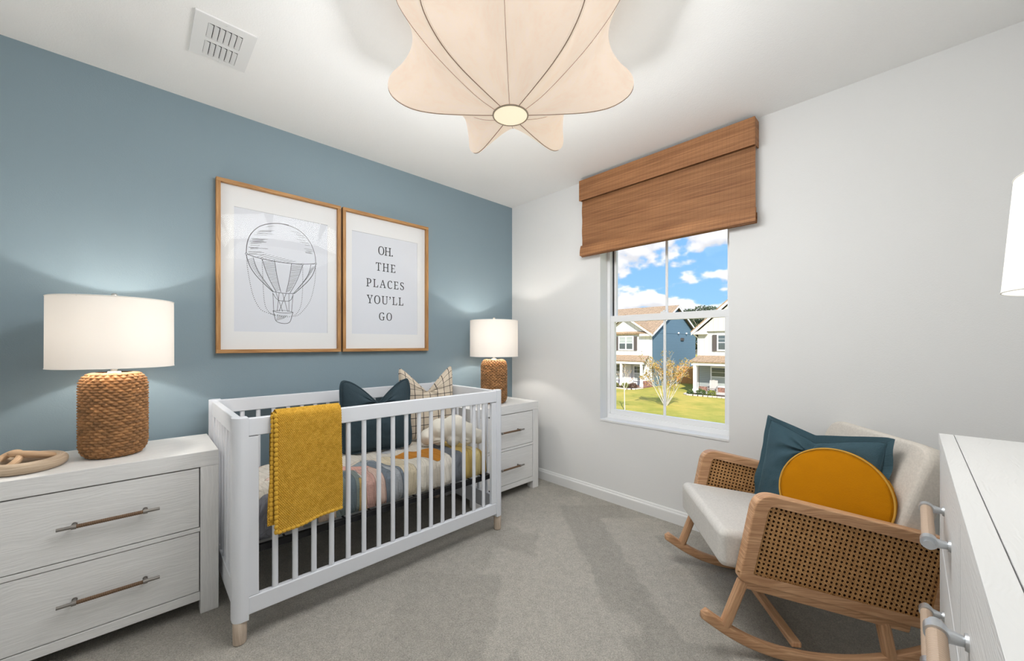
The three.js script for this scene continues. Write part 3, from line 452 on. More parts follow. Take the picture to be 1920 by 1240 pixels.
// mattress and patchwork quilt
const QX0 = -2.188, QX1 = -0.926, QZ0 = 0.132, QZ1 = 0.748, QY0 = 0.353, QY1 = 0.512;
{
  tag(part('crib_mattress', at(rbox(1.21, 0.112, 0.56, 0.02), (QX0 + QX1) / 2, 0.405, (QZ0 + QZ1) / 2), M.mattress, scene), 'white crib mattress under the patchwork quilt', 'mattress');
  const quiltTex = canvas(1280, 930, (c) => {
    c.fillStyle = '#d9d2c6'; c.fillRect(0, 0, 1280, 930);
    const X = (x) => (x - QX0) / (QX1 - QX0) * 1280;
    // canvas y 930 is the front hem, 780 the front edge of the top, 150 the back edge
    const leaf = (col, pts) => { c.fillStyle = col; c.beginPath(); const n = pts.length; const m = (a, b) => [(a[0] + b[0]) / 2, (a[1] + b[1]) / 2]; let p = m(pts[n - 1], pts[0]); c.moveTo(...p); for (let i = 0; i < n; i++) c.quadraticCurveTo(...pts[i], ...m(pts[i], pts[(i + 1) % n])); c.fill(); c.strokeStyle = 'rgba(70,66,66,0.55)'; c.lineWidth = 2; c.stroke(); };
    const band = (col, xa, xb, top, bend = 30) => leaf(col, [[X(xa), 960], [X(xa) - 4, 840], [X(xa) + bend * 0.3, 740], [X(xa) + bend, top + 40], [(X(xa) + X(xb)) / 2 + bend, top - 30], [X(xb) + bend, top + 50], [X(xb) + bend * 0.4, 760], [X(xb) + 3, 850], [X(xb), 960]]);
    for (let i = 0; i < 26; i++) leaf(['#b9bbbf', '#cfcac1', '#a3a9ad', '#d8cdbd', '#8f9aa0', '#d8bfb0'][i % 6], (() => { const x = R(0, 1280), y = R(80, 620), a = R(60, 130), b = R(25, 55), t = R(-0.9, 0.2); return [0, 1, 2, 3, 4, 5].map((k) => { const q = k / 6 * 6.283, u = Math.cos(q) * a * (k === 0 ? 1.3 : 1), v = Math.sin(q) * b; return [x + u * Math.cos(t) - v * Math.sin(t), y + u * Math.sin(t) + v * Math.cos(t)]; }); })());
    band('#8d8f99', -2.19, -2.07, 690, 30); band('#c9c3bb', -2.08, -1.98, 600, 40); band('#9aa3a3', -1.99, -1.90, 660); band('#d9c3ae', -1.93, -1.845, 640, -10);
    band('#7f8b88', -1.85, -1.735, 560, 20); band('#65737a', -1.80, -1.765, 640, 14); band('#c9a868', -1.745, -1.70, 720, 26); band('#cfa69a', -1.705, -1.60, 600, -14); band('#d8bcae', -1.66, -1.615, 660, -8);
    band('#77828c', -1.605, -1.48, 560, -40); band('#a6abb0', -1.56, -1.52, 640, -22); band('#d6c9ae', -1.50, -1.40, 520, -60); band('#e3ddd0', -1.42, -1.33, 560, -36); band('#d9d0c2', -1.34, -1.27, 600, 10); band('#ebe5da', -1.28, -1.165, 560, 26);
    leaf('#c07f2a', [[X(-1.50), 560], [X(-1.40), 505], [X(-1.24), 520], [X(-1.17), 590], [X(-1.20), 660], [X(-1.285), 800], [X(-1.33), 690], [X(-1.44), 620]]);
    leaf('#d9a79a', [[X(-1.80), 500], [X(-1.70), 560], [X(-1.64), 600], [X(-1.70), 660], [X(-1.78), 600], [X(-1.84), 540]]);
    band('#6d727a', -1.185, -1.105, 470, -6); band('#c2a65e', -1.115, -1.02, 430, 0); band('#d8c58c', -1.03, -0.985, 420, 0); band('#b99a4e', -0.99, -0.92, 360, 0);
    leaf('#c4aa62', [[X(-1.1), 420], [X(-1.0), 300], [X(-0.92), 330], [X(-0.9), 600], [X(-1.02), 620], [X(-1.1), 560]]);
    c.strokeStyle = 'rgba(90,85,80,0.28)'; c.lineWidth = 1.4; for (let i = 0; i < 60; i++) { const x = i * 22 + R(-4, 4); c.beginPath(); c.moveTo(x, 0); for (let y = 0; y <= 930; y += 30) c.lineTo(x + 12 * Math.sin(y * 0.012 + i * 0.35), y); c.stroke(); }
  });
  const qBump = dataTex(512, 512, (u, v) => { const w = Math.abs(Math.sin((u * 24 + 0.5 * Math.sin(v * 12.566)) * Math.PI)); return grey(255 * (0.75 * Math.pow(w, 0.35) + 0.25 * tn128(u, v))); }, false);
  const qm = std({ color: rgb(0.92, 0.92, 0.92), map: quiltTex, bumpMap: rep(qBump, 1.6, 1.6), bumpScale: 0.006, roughness: 0.95 });
  const dz = QZ1 - QZ0, dy = QY1 - QY0, len = dy + dz + dy, r = 0.055;
  const path = (s) => { // distance along front drop, top, back drop with rounded shoulders -> (z, y)
    const pts = M.quiltPath ??= (() => { const L = []; L.push([QZ1 - 0.012, QY0]); L.push([QZ1, QY0 + 0.03]); for (let k = 0; k <= 10; k++) { const a = k / 10 * Math.PI / 2; L.push([QZ1 - r + r * Math.cos(a), QY1 - r + r * Math.sin(a)]); } for (let k = 1; k < 12; k++) L.push([lerp(QZ1 - r, QZ0 + r, k / 12), QY1]); for (let k = 0; k <= 10; k++) { const a = k / 10 * Math.PI / 2; L.push([QZ0 + r - r * Math.sin(a), QY1 - r + r * Math.cos(a)]); } L.push([QZ0, QY0]); return new THREE.CatmullRomCurve3(L.map((p) => new THREE.Vector3(p[0], p[1], 0)), false, 'centripetal'); })(); return pts.getPointAt(clamp(s, 0, 1)); };
  const zc = (QZ0 + QZ1) / 2;
  const g = surface(190, 120, (u, v) => {
    const p = path(v), e = Math.abs(u * 2 - 1), k = Math.pow(1 - Math.pow(Math.max(0, (e - 0.86) / 0.14), 2.4), 0.42), q = 0.004 * NOISE.noise(u * 14, v * 9, 2) + 0.0045 * Math.sin((u * 60 + 0.8 * Math.sin(v * 14)) * 1) * (p.y > 0.36 ? 1 : 0.2);
    const y = QY0 + (p.y - QY0) * Math.max(k, 0.0) + (p.y > 0.48 ? q + 0.008 * NOISE.noise(u * 5, v * 4, 7) : 0), z = zc + (p.x - zc) * (0.93 + 0.07 * k) + (v < 0.2 ? q * 1.2 : 0);
    return [lerp(QX0, QX1, u), y, Math.min(z, 0.762), u, v];
  });
  tag(part('quilt', g, qm, scene), 'patchwork quilt in grey, pink, cream and mustard covering the mattress', 'quilt');
}

// ---------------------------------------------------------------- cushions
function pillowPoint(u, v, side, o) {
  const { w, h, t, chop = 0, ear = 0.05, seed = 1, sag = 0 } = o;
  const k = 0.07, top = sstep(v, -0.1, 1), vee = Math.pow(Math.max(0, 1 - Math.abs(u - (o.cx ?? 0)) / 0.95), o.vee ?? 1.15);
  const cr = 1 - (o.round ?? 0.07) * Math.pow(Math.abs(u * v), 5);
  let x = cr * w / 2 * u * (1 - k * (1 - v * v) * u * u), y = cr * h / 2 * v * (1 - k * (1 - u * u) * v * v);
  const fu = Math.pow(Math.max(0, 1 - Math.pow(Math.abs(u), 2.6)), 0.55), fv = Math.pow(Math.max(0, 1 - Math.pow(Math.abs(v), 2.6)), 0.55);
  let z = t / 2 * fu * fv;
  y -= chop * vee * top * top; x *= 1 - 0.05 * (chop ? top * (1 - Math.abs(u)) : 0);
  if (chop) z *= 1 - 0.62 * Math.exp(-(((u - (o.cx ?? 0)) / 0.16) ** 2)) * sstep(v, 0.05, 0.9) + 0.10 * Math.exp(-(((Math.abs(u) - 0.45) / 0.25) ** 2)) * top;
  const crease = chop ? Math.sin(Math.atan2(v - 0.55, u - (o.cx ?? 0)) * 7 + seed) * Math.exp(-((u * u + (v - 0.55) ** 2) / (o.fold ?? 0.22))) * (o.crease ?? 0.010) : 0;
  z += fu * fv * (0.010 * NOISE.noise(u * 2.2 + seed, v * 2.2, seed) + 0.004 * NOISE.noise(u * 6 + seed, v * 6, seed * 2) + crease);
  const edge = Math.max(Math.abs(u), Math.abs(v)); z -= sag * edge * edge * 0;
  const zz = side * z + (o.curl ?? 0) * top * Math.abs(u) * Math.abs(u) * 1;
  return [x, y, zz];
}
function pillow(name, label, o, mat, pos, rot, group, piping) {
  const N = 56;
  const p = thing(name, label, 'cushion', pos, 0, group); p.rotation.order = 'YXZ'; p.rotation.set(...rot);
  const cover = (s) => surface(N, N, (u, v) => { const uu = (s > 0 ? u : 1 - u) * 2 - 1, vv = v * 2 - 1, q = pillowPoint(uu, vv, s, o); return [...q, uu * o.w / 2, vv * o.h / 2]; });
  part('cover', join([cover(1), cover(-1)]), mat, p);
  if (piping) { const loop = []; for (let k = 0; k < 200; k++) { const f = k / 50, e = f | 0, t = (f - e) * 2 - 1, [u, v] = [[t, 1], [1, -t], [-t, -1], [-1, t]][e]; loop.push(pillowPoint(u, v, 1, o)); }
    if (piping.flange) part('flange', surface(260, 6, (u, v) => { const n = loop.length, f = u * n, i = Math.floor(f) % n, j = (i + 1) % n, t = f - Math.floor(f), a = [0, 1, 2].map((c) => lerp(loop[i][c], loop[j][c], t)), l = Math.hypot(a[0], a[1]) || 1, wob = 0.007 * Math.sin(u * 46 + 3 * Math.sin(u * 17) + o.seed) + 0.007 * NOISE.noise(u * 20, o.seed, 0); return [a[0] + a[0] / l * piping.flange * (v - 0.25), a[1] + a[1] / l * piping.flange * (v - 0.25), a[2] + wob * v, a[0], a[1]]; }, true), mat, p);
    part('piping', tube(loop, piping.r, 300, 8, true), piping.mat ?? mat, p); }
  return p;
}
pillow('cushion', 'dark blue velvet cushion with piped edge standing in the crib', { w: 0.42, h: 0.44, t: 0.15, chop: 0.15, seed: 3, cx: 0.05, vee: 1.5, round: 0.10, crease: 0.016 }, M.navy, [-1.462, 0.736, 0.32], [-0.14, -0.22, 0], 'cushions in the crib', { r: 0.008, flange: 0.02 });
{
  const gridTex = dataTex(512, 512, (u, v, i, j) => { const lw = 7, on = (i % 86 < lw) || (j % 86 < lw), n = 0.9 + 0.1 * tn256(u, v); return on ? [52 * n, 46 * n, 46 * n] : [226 * n, 211 * n, 190 * n]; });
  gridTex.repeat.set(512 / 86 / 0.052 / (512 / 86), 512 / 86 / 0.052 / (512 / 86));
  gridTex.repeat.set(3.23, 3.23);
  const gm = std({ color: rgb(0.95, 0.95, 0.95), map: gridTex, roughness: 0.95, bumpMap: rep(weaveBump, 9, 9), bumpScale: 0.0008 });
  pillow('cushion', 'cream cushion with black windowpane grid standing at the back of crib', { w: 0.385, h: 0.50, t: 0.14, chop: 0.17, seed: 7 }, gm, [-1.092, 0.770, 0.30], [-0.12, -0.30, 0.02], 'cushions in the crib', { r: 0.0025, mat: gm });
}
{ // cloud cushion: one puffy outline
  const s = thing('cushion', 'white cloud-shaped cushion lying at the right end of crib', 'cushion', [-1.095, 0.612, 0.575], 0, 'cushions in the crib'); s.rotation.order = 'YXZ'; s.rotation.set(-0.16, -0.72, 0); s.scale.setScalar(0.9);
  const lobes = [[-0.155, -0.035, 0.058], [-0.075, 0.015, 0.078], [0.03, 0.03, 0.088], [0.12, -0.005, 0.066], [0.19, -0.035, 0.052], [0.02, -0.05, 0.05], [-0.08, -0.055, 0.04], [0.11, -0.055, 0.04]];
  const field = (x, y) => { let m = 1e9; for (const [a, b, r] of lobes) { const d = Math.hypot(x - a, y - b) - r; const h = clamp(0.5 + 0.5 * (m - d) / 0.018, 0, 1); m = lerp(m, d, h) - 0.018 * h * (1 - h); } return m; };
  const N = 96, rim = []; for (let k = 0; k < N; k++) { const a = k / N * Math.PI * 2; let lo = 0, hi = 0.4; for (let i = 0; i < 30; i++) { const m = (lo + hi) / 2; if (field(0.02 + Math.cos(a) * m, -0.02 + Math.sin(a) * m * 0.8) < 0) lo = m; else hi = m; } rim.push([0.02 + Math.cos(a) * lo, -0.02 + Math.sin(a) * lo * 0.8]); }
  const face = (side) => surface(N, 18, (u, v) => { const k = Math.round(u * N) % N, q = rim[side > 0 ? k : (N - k) % N], t = 1 - v, x = lerp(0.02, q[0], t), y = lerp(-0.02, q[1], t), d = Math.max(0, -field(x, y)); return [x, y, side * Math.min(0.062, 1.05 * Math.sqrt(d * 0.055)), x, y]; }, true);
  part('cover', mergeVertices(join([face(1), face(-1)]), 1e-4), M.boucle, s);
  const g = s.children[0].geometry; g.computeVertexNormals();
}

// ---------------------------------------------------------------- knitted throw over the front rail
{
  const t = thing('knitted_throw', 'mustard yellow knitted throw draped over the crib\'s front rail', 'blanket');
  const xL = -2.112, xR = -1.857, zF = 0.8145, ST = 0.0036, SR = 0.0056;
  // path over the rail: from inside the crib, over the top, down the front
  const over = (len, zo) => new THREE.CatmullRomCurve3([[0.748 - zo, 0.60], [0.753 - zo, 0.72], [0.757 - zo, 0.83], [0.760 - zo, 0.866], [0.775, 0.8815 + zo], [0.791, 0.8825 + zo], [0.806 + zo, 0.874 + zo * 0.5], [zF + zo, 0.845], [zF + 0.002 + zo, 0.75], [zF + 0.003 + zo, 0.62], [zF + 0.006 + zo, 0.5], [zF + 0.006 + zo, len]].map(([z, y]) => new THREE.Vector3(0, y, z)), false, 'centripetal');
  const layer = (x0, x1, zo, y0, yr, dx, name) => {
    const path = over(y0, zo), L = path.getLength(), NU = Math.round((x1 - x0) / ST) * 3, NV = Math.round(L / SR) * 4;
    const mk = (side) => surface(NU, NV, (u, v) => {
      const p = path.getPointAt(v), tn = path.getTangentAt(v), n = [tn.z, -tn.y].map((q) => q), down = sstep(v, 0.45, 1);
      const i = u * NU / 3, j = v * NV / 4, row = Math.floor(j), st = Math.pow(Math.abs(Math.sin((i * 0.5 + (row % 2) * 0.5) * Math.PI)), 0.8) * Math.sqrt(Math.abs(Math.sin(j * Math.PI)));
      const d = side > 0 ? 0.0036 * st : -0.0045;
      const lean = dx * down, x = lerp(x0, x1, u) + lean * (1 - u) + 0.004 * Math.sin(v * 9) * (u - 0.5);
      const ruf = down * (0.007 * Math.sin(u * 5.2 + 0.6) + 0.004 * Math.sin(u * 11 + v * 4)), drop = yr * u * down * down;
      // outward normal in (y, z): to the right of the travel direction
      return [x, p.y + drop + n[0] * 0 + (-tn.z) * -d, p.z + ruf + (tn.y) * -d, x, v * L];
    });
    const front = mk(1), back = mk(-1);
    back.index.array.reverse(); back.computeVertexNormals();
    part(name, join([front, back]), M.knit, t);
    return { path, L };
  };
  const A = layer(xL, xR, 0.0105, 0.405, 0.03, -0.0, 'outer_layer'), B = layer(xL - 0.010, xR - 0.03, 0.0, 0.437, 0.0, -0.022, 'inner_layer');
  const sc = new THREE.SphereGeometry(0.0098, 14, 10); sc.scale(0.8, 1.15, 0.62); uvBox(sc);
  const edge = (p, x, v0, v1, n, dx, lean) => { for (let k = 0; k < n; k++) { const v = lerp(v0, v1, k / (n - 1)), q = p.path.getPointAt(v); part('scallop', sc, M.knit, t, [x + lean * sstep(v, 0.45, 1) - 0.005, q.y, q.z + dx]); } };
  edge(A, xL, 0.43, 0.992, 25, 0.004, 0); edge(B, xL - 0.009, 0.43, 0.96, 23, 0.004, -0.006);
  for (let k = 0; k < 16; k++) { const u = (k + 0.5) / 16, x = lerp(xL, xR, u); part('scallop', sc, M.knit, t, [x, 0.405 + 0.03 * u - 0.001, zF + 0.0165 + 0.007 * Math.sin(u * 5.2 + 0.6) + 0.004 * Math.sin(u * 11 + 4)], [0, 0, Math.PI / 2]); }
}

// ---------------------------------------------------------------- rocking chair (x: from the near arm to the far one, z: from front to back)
const CHAIR = { pos: [-0.993, 0, 2.062], turn: 36.7 * Math.PI / 180 };
{
  const c = thing('rocking_chair', 'oak rocking chair with cane arms and cream upholstered seat and back', 'rocking chair', CHAIR.pos, CHAIR.turn);
  const rounded = (pts, rads) => { const s = new THREE.Shape(), n = pts.length, V = (p) => new THREE.Vector2(...p); for (let i = 0; i < n; i++) { const p = V(pts[i]), a = V(pts[(i + n - 1) % n]), b = V(pts[(i + 1) % n]), r = rads[i], pa = p.clone().add(a.clone().sub(p).setLength(r)), pb = p.clone().add(b.clone().sub(p).setLength(r)); i ? s.lineTo(pa.x, pa.y) : s.moveTo(pa.x, pa.y); s.quadraticCurveTo(p.x, p.y, pb.x, pb.y); } s.closePath(); return s; };
  // side profile in (z, y); extruded across x
  const across = (shape, x0, x1, bevel, holes = []) => { holes.forEach((h) => shape.holes.push(h)); const g = new THREE.ExtrudeGeometry(shape, { depth: x1 - x0 - 2 * bevel, bevelEnabled: bevel > 0, bevelThickness: bevel, bevelSize: bevel, bevelOffset: -bevel, bevelSegments: 3, curveSegments: 14 }); g.applyMatrix4(new THREE.Matrix4().makeBasis(new THREE.Vector3(0, 0, 1), new THREE.Vector3(0, 1, 0), new THREE.Vector3(-1, 0, 0))); return uvBox(g.translate(x1 - bevel, 0, 0), 2); };
  const outer = [[0.122, 0.292], [0.186, 0.622], [0.83, 0.487], [0.77, 0.168]], inner = [[0.164, 0.316], [0.222, 0.582], [0.785, 0.465], [0.735, 0.207]];
  for (const x0 of [0, 0.6]) {
    const x1 = x0 + 0.046;
    part('arm_frame', across(rounded(outer, [0.02, 0.07, 0.07, 0.03]), x0, x1, 0.006, [rounded(inner, [0.012, 0.03, 0.04, 0.04])]), M.chairWood, c);
    // cane webbing: doubled strands both ways and crossed diagonals, clipped to the opening
    const P = 0.0162, slope = Math.atan2(-0.117, 0.563), xc = (x0 + x1) / 2; let strands = [], xp = 0;
    const hit = (z, y) => { let s = true; for (let i = 0; i < 4; i++) { const a = inner[i], b = inner[(i + 1) % 4], cr = (b[0] - a[0]) * (y - a[1]) - (b[1] - a[1]) * (z - a[0]); if (cr > 0) s = false; } return s; };
    const strand = (z, y, dz, dy, wd, lift) => { // clip the line to the opening
      let t0 = null, t1 = null; for (let t = -0.8; t <= 0.8; t += 0.004) if (hit(z + dz * t, y + dy * t)) { t0 ??= t; t1 = t; } if (t0 === null || t1 - t0 < 0.006) return;
      const L = t1 - t0 + 0.008, m = (t0 + t1) / 2, g = new THREE.BoxGeometry(0.0012, wd, L); const a = Math.atan2(dy, dz); g.rotateX(-a); g.translate(xp + lift, y + dy * m, z + dz * m); strands.push(uvBox(g, 2)); };
    const ca = Math.cos(slope), sa = Math.sin(slope), cz = 0.475, cyy = 0.392, put = (u, v, a, wd, lift) => strand(cz + u * ca - v * sa, cyy + u * sa + v * ca, Math.cos(slope + a), Math.sin(slope + a), wd, lift);
    for (xp of [x0 + 0.010, x1 - 0.010]) { // one sheet on each face of the arm, an added dark sheet between them as painted shadow
      strands = [];
      for (let k = -14; k <= 14; k++) for (const e of [-0.0019, 0.0019]) put(0, k * P + e, 0, 0.0028, 0.0006);
      for (let k = -24; k <= 24; k++) for (const e of [-0.0019, 0.0019]) put(k * P + e, 0, Math.PI / 2, 0.0028, -0.0006);
      for (let k = -40; k <= 40; k++) for (const s of [1, -1]) put((k + 0.5) * P, 0, s * Math.PI / 4, 0.0030, s * 0.0014);
      part('cane_panel', join(strands), M.cane, c).userData.kind = 'stuff';
    }
    part('shadow_sheet', across(rounded(inner, [0.012, 0.03, 0.04, 0.04]), xc - 0.002, xc + 0.002, 0), M.shadow_sheet ??= std({ color: rgb(0.13, 0.075, 0.042), roughness: 1 }), c);  // added sheet; its dark brown stands in for shade behind the cane holes
    // the bead that holds the cane
    const bead = rounded(inner, [0.012, 0.03, 0.04, 0.04]).getPoints(8).map((p) => [x0 === 0 ? x0 + 0.006 : x0 + 0.006, p.y, p.x]);
    part('spline', tube(bead.filter((p, i) => i === 0 || Math.hypot(p[1] - bead[i - 1][1], p[2] - bead[i - 1][2]) > 0.002), 0.0028, 200, 6, true), M.oakFrame, c);
    part('side_rail', across(rounded([[0.14, 0.262], [0.142, 0.294], [0.68, 0.186], [0.675, 0.158]], [0.008, 0.008, 0.008, 0.008]), x0 + 0.008, x1 - 0.004, 0.003), M.chairWood, c);
    part('leg', bar([xc, 0.098, 0.078], [xc, 0.288, 0.147], 0.034, 0.036, 0.012), M.chairWood, c);
    part('leg', bar([xc, 0.038, 0.628], [xc, 0.188, 0.600], 0.034, 0.038, 0.012), M.chairWood, c);
    // rocker: a bent runner, tip turned up
    const run = new THREE.CatmullRomCurve3([[-0.004, 0.153], [0.045, 0.121], [0.10, 0.088], [0.17, 0.056], [0.26, 0.031], [0.36, 0.0195], [0.46, 0.0205], [0.56, 0.034], [0.66, 0.060], [0.73, 0.086], [0.785, 0.110]].map(([z, y]) => new THREE.Vector3(xc, y, z)));
    part('rocker', uvBox(surface(24, 60, (u, v) => { const p = run.getPointAt(v), tg = run.getTangentAt(v), a = u * Math.PI * 2, e = Math.min(1, Math.sqrt(Math.max(0, 1 - (Math.max(0, Math.abs(v * 2 - 1) - 0.965) / 0.035) ** 2))), q = (s) => Math.sign(s) * Math.pow(Math.abs(s), 0.45), sx = q(Math.cos(a)) * 0.0165 * e, sn = q(Math.sin(a)) * 0.0195 * e; return [xc + sx, p.y + tg.z * sn, p.z - tg.y * sn]; }, true), 2), M.chairWood, c);
  }
  part('stretcher', at(rbox(0.57, 0.022, 0.036, 0.006, 0), 0.323, 0.051, 0.335), M.chairWood, c);
  part('stretcher', at(rbox(0.566, 0.03, 0.024, 0.005, 0), 0.323, 0.275, 0.18), M.chairWood, c);
  // upholstery
  const puff = (w, h, d, f) => { const g = new RoundedBoxGeometry(w, h, d, 8, 0.028); const p = g.attributes.position; for (let i = 0; i < p.count; i++) { const q = f(p.getX(i), p.getY(i), p.getZ(i)); p.setXYZ(i, ...q); } g.computeVertexNormals(); const m = mergeVertices(g, 1e-5); m.computeVertexNormals(); return uvBox(m, 0); };
  const seat = puff(0.548, 0.145, 0.56, (x, y, z) => { const dome = (1 - (x / 0.274) ** 2) * (1 - (z / 0.27) ** 2); return [x, y + (y > 0 ? 0.014 * dome : 0), z - (y < 0 ? -0.012 : 0) * (z < 0 ? 1 : 0)]; });
  part('seat_cushion', seat, M.linen, c, [0.323, 0.348, 0.346], [0.125, 0, 0]);
  part('seat_seam', tube([[0.05, 0.424, 0.094], [0.18, 0.430, 0.086], [0.323, 0.431, 0.084], [0.46, 0.430, 0.086], [0.596, 0.424, 0.094]], 0.003, 40, 6), M.linen, c);
  const back = new THREE.Shape(); { const w = 0.285, h0 = 0, h1 = 0.50, r = 0.085; back.moveTo(-w, h0); back.lineTo(w, h0); back.lineTo(w, h1 - r); back.quadraticCurveTo(w, h1, w - r, h1); back.lineTo(-w + r, h1); back.quadraticCurveTo(-w, h1, -w, h1 - r); back.closePath(); }
  const bg = new THREE.ExtrudeGeometry(back, { depth: 0.05, bevelEnabled: true, bevelThickness: 0.026, bevelSize: 0.02, bevelOffset: -0.02, bevelSegments: 6, curveSegments: 12 });
  part('back_cushion', uvBox(bg.translate(0, 0, -0.025), 0), M.linenBack ??= std({ color: rgb(0.72, 0.665, 0.595), roughness: 0.95, bumpMap: M.linen.bumpMap, bumpScale: 0.0007, map: M.linen.map }), c, [0.323, 0.318, 0.642], [0.37, 0, 0]);
}
// cushions on the chair, placed in the chair's own directions
const onChair = (a, y, b) => { const t = CHAIR.turn; return [CHAIR.pos[0] + a * Math.cos(t) + b * Math.sin(t), y, CHAIR.pos[2] - a * Math.sin(t) + b * Math.cos(t)]; };
pillow('cushion', 'dark teal velvet square cushion with flanged edge on the rocking chair', { w: 0.50, h: 0.40, t: 0.125, chop: 0.055, seed: 5, cx: -0.05, round: 0.03, fold: 0.6, crease: 0.016 }, M.teal, onChair(0.357, 0.595, 0.565), [-0.23, CHAIR.turn + Math.PI + 0.44, 0.0], 'cushions on the rocking chair', { r: 0.004, flange: 0.045 });
{
  const [x, y, z] = onChair(0.195, 0.560, 0.55), s = thing('cushion', 'round mustard velvet cushion leaning in front of the teal one', 'cushion', [x, y, z], 0, 'cushions on the rocking chair');
  s.rotation.order = 'YXZ'; s.rotation.set(-0.24, CHAIR.turn + Math.PI + 0.85, 0);
  const Rr = 0.176, t = 0.03, pr = []; for (let k = 0; k <= 20; k++) { const q = k / 20; pr.push([Rr * q, t + 0.022 * Math.pow(1 - q * q, 0.8)]); } for (let k = 1; k <= 6; k++) pr.push([Rr + 0.006 * Math.sin(k / 6 * Math.PI), lerp(t, -t, k / 6)]); for (let k = 19; k >= 0; k--) { const q = k / 20; pr.push([Rr * q, -t - 0.022 * Math.pow(1 - q * q, 0.8)]); }
  const g = lathe(pr.reverse(), 96); g.rotateX(Math.PI / 2); const p = g.attributes.position; for (let i = 0; i < p.count; i++) { const a = Math.atan2(p.getY(i), p.getX(i)), r = Math.hypot(p.getX(i), p.getY(i)) / Rr; p.setZ(i, p.getZ(i) + 0.0035 * NOISE.noise(p.getX(i) * 14, p.getY(i) * 14, 1) + 0.0012 * Math.sin(a * 40) * sstep(r, 0.75, 0.98) * Math.sign(p.getZ(i))); } g.computeVertexNormals();
  part('cover', uvBox(g), M.mustardVelvet, s);
  for (const zz of [t, -t]) part('piping', new THREE.TorusGeometry(Rr + 0.002, 0.0036, 10, 120), M.mustardPiping, s, [0, 0, zz]);
}

// ---------------------------------------------------------------- outside: lawn and the houses across it (the room is upstairs)
const GY = -3.0;
{
  const grass = dataTex(1024, 1024, (u, v, i, j) => { const a = tn8(u, v), b = tn32(u, v), f = hash(i, j, 5), s = tn256(u, v), t = clamp(0.5 * a + 0.35 * b + 0.15 * s, 0, 1), k = 0.82 + 0.3 * f; return [lerp(150, 222, t) * k, lerp(156, 192, t) * k, lerp(56, 96, t) * k]; });
  struct('lawn', uvBox(new THREE.PlaneGeometry(160, 160).rotateX(-Math.PI / 2)), std({ color: rgb(0.95, 0.95, 0.95), map: rep(grass, 0.09, 0.09), roughness: 1 }), [81, GY, -10]);
}
const O = {
  white: std({ color: rgb(0.85, 0.85, 0.84), roughness: 0.8 }), trim: std({ color: rgb(0.86, 0.86, 0.85), roughness: 0.6 }), shutter: std({ color: rgb(0.10, 0.085, 0.08), roughness: 0.7 }),
  siding: (c) => std({ color: c, roughness: 0.7, map: (O.sidingTex ??= rep(dataTex(16, 256, (u, v, i, j) => grey(j % 32 < 3 ? 168 : 232 + (j % 32) * 0.6)), 1, 0.78)) }),
  batten: (c) => std({ color: c, roughness: 0.75, map: (O.battenTex ??= rep(dataTex(256, 16, (u, v, i) => grey(i % 64 < 5 ? 222 : 252)), 0.62, 1)) }),
  shingle: std({ color: rgb(0.95, 0.95, 0.95), roughness: 0.95, map: rep(dataTex(256, 256, (u, v, i, j) => { const r = j >> 4, k = hash((i + (r % 2) * 8) >> 4, r, 3), f = hash(i, j, 8), e = j % 16 < 2 ? 0.82 : 1, t = (0.78 + 0.3 * k + 0.1 * f) * e; return [176 * t, 150 * t, 122 * t]; }), 0.8, 0.8) }),
  pane: phys({ color: rgb(0.10, 0.12, 0.12), roughness: 0.05, clearcoat: 1, clearcoatRoughness: 0.03 }), paneBlind: phys({ color: rgb(0.42, 0.46, 0.44), roughness: 0.3, clearcoat: 1, clearcoatRoughness: 0.05 }),
  brick: std({ color: rgb(0.95, 0.95, 0.95), roughness: 0.95, map: rep(dataTex(256, 256, (u, v, i, j) => { const r = j >> 4, x = (i + (r % 2) * 16) % 256, m = j % 16 < 2 || x % 32 < 2, k = 0.75 + 0.5 * hash(x >> 5, r, 2); return m ? [178, 168, 158] : [136 * k, 92 * k, 78 * k]; }), 0.8, 0.8) }),
  cedar: std({ color: 0xffffff, roughness: 0.85, map: rep(woodTex([196, 128, 72], [232, 172, 108]), 0.6, 0.6) }), mulch: std({ color: rgb(0.09, 0.055, 0.04), roughness: 1 }), stone: std({ color: rgb(0.62, 0.56, 0.48), roughness: 0.95 }), concrete: std({ color: rgb(0.60, 0.58, 0.55), roughness: 0.95 }),
};
// a flat-sided solid through points
function slab(pts, th) { // quad pts (counter-clockwise seen from outside) pushed inwards by th
  const V = pts.map((p) => new THREE.Vector3(...p)), n = V[1].clone().sub(V[0]).cross(V[2].clone().sub(V[0])).normalize(), B = V.map((v) => v.clone().addScaledVector(n, -th)), out = [];
  const tri = (a, b, c) => out.push(a.x, a.y, a.z, b.x, b.y, b.z, c.x, c.y, c.z), k = V.length;
  for (let i = 1; i < k - 1; i++) { tri(V[0], V[i], V[i + 1]); tri(B[0], B[i + 1], B[i]); }
  for (let i = 0; i < k; i++) { const j = (i + 1) % k; tri(V[i], B[i], B[j]); tri(V[i], B[j], V[j]); }
  const g = new THREE.BufferGeometry(); g.setAttribute('position', new THREE.Float32BufferAttribute(out, 3)); g.computeVertexNormals(); return uvBox(g, 2);
}
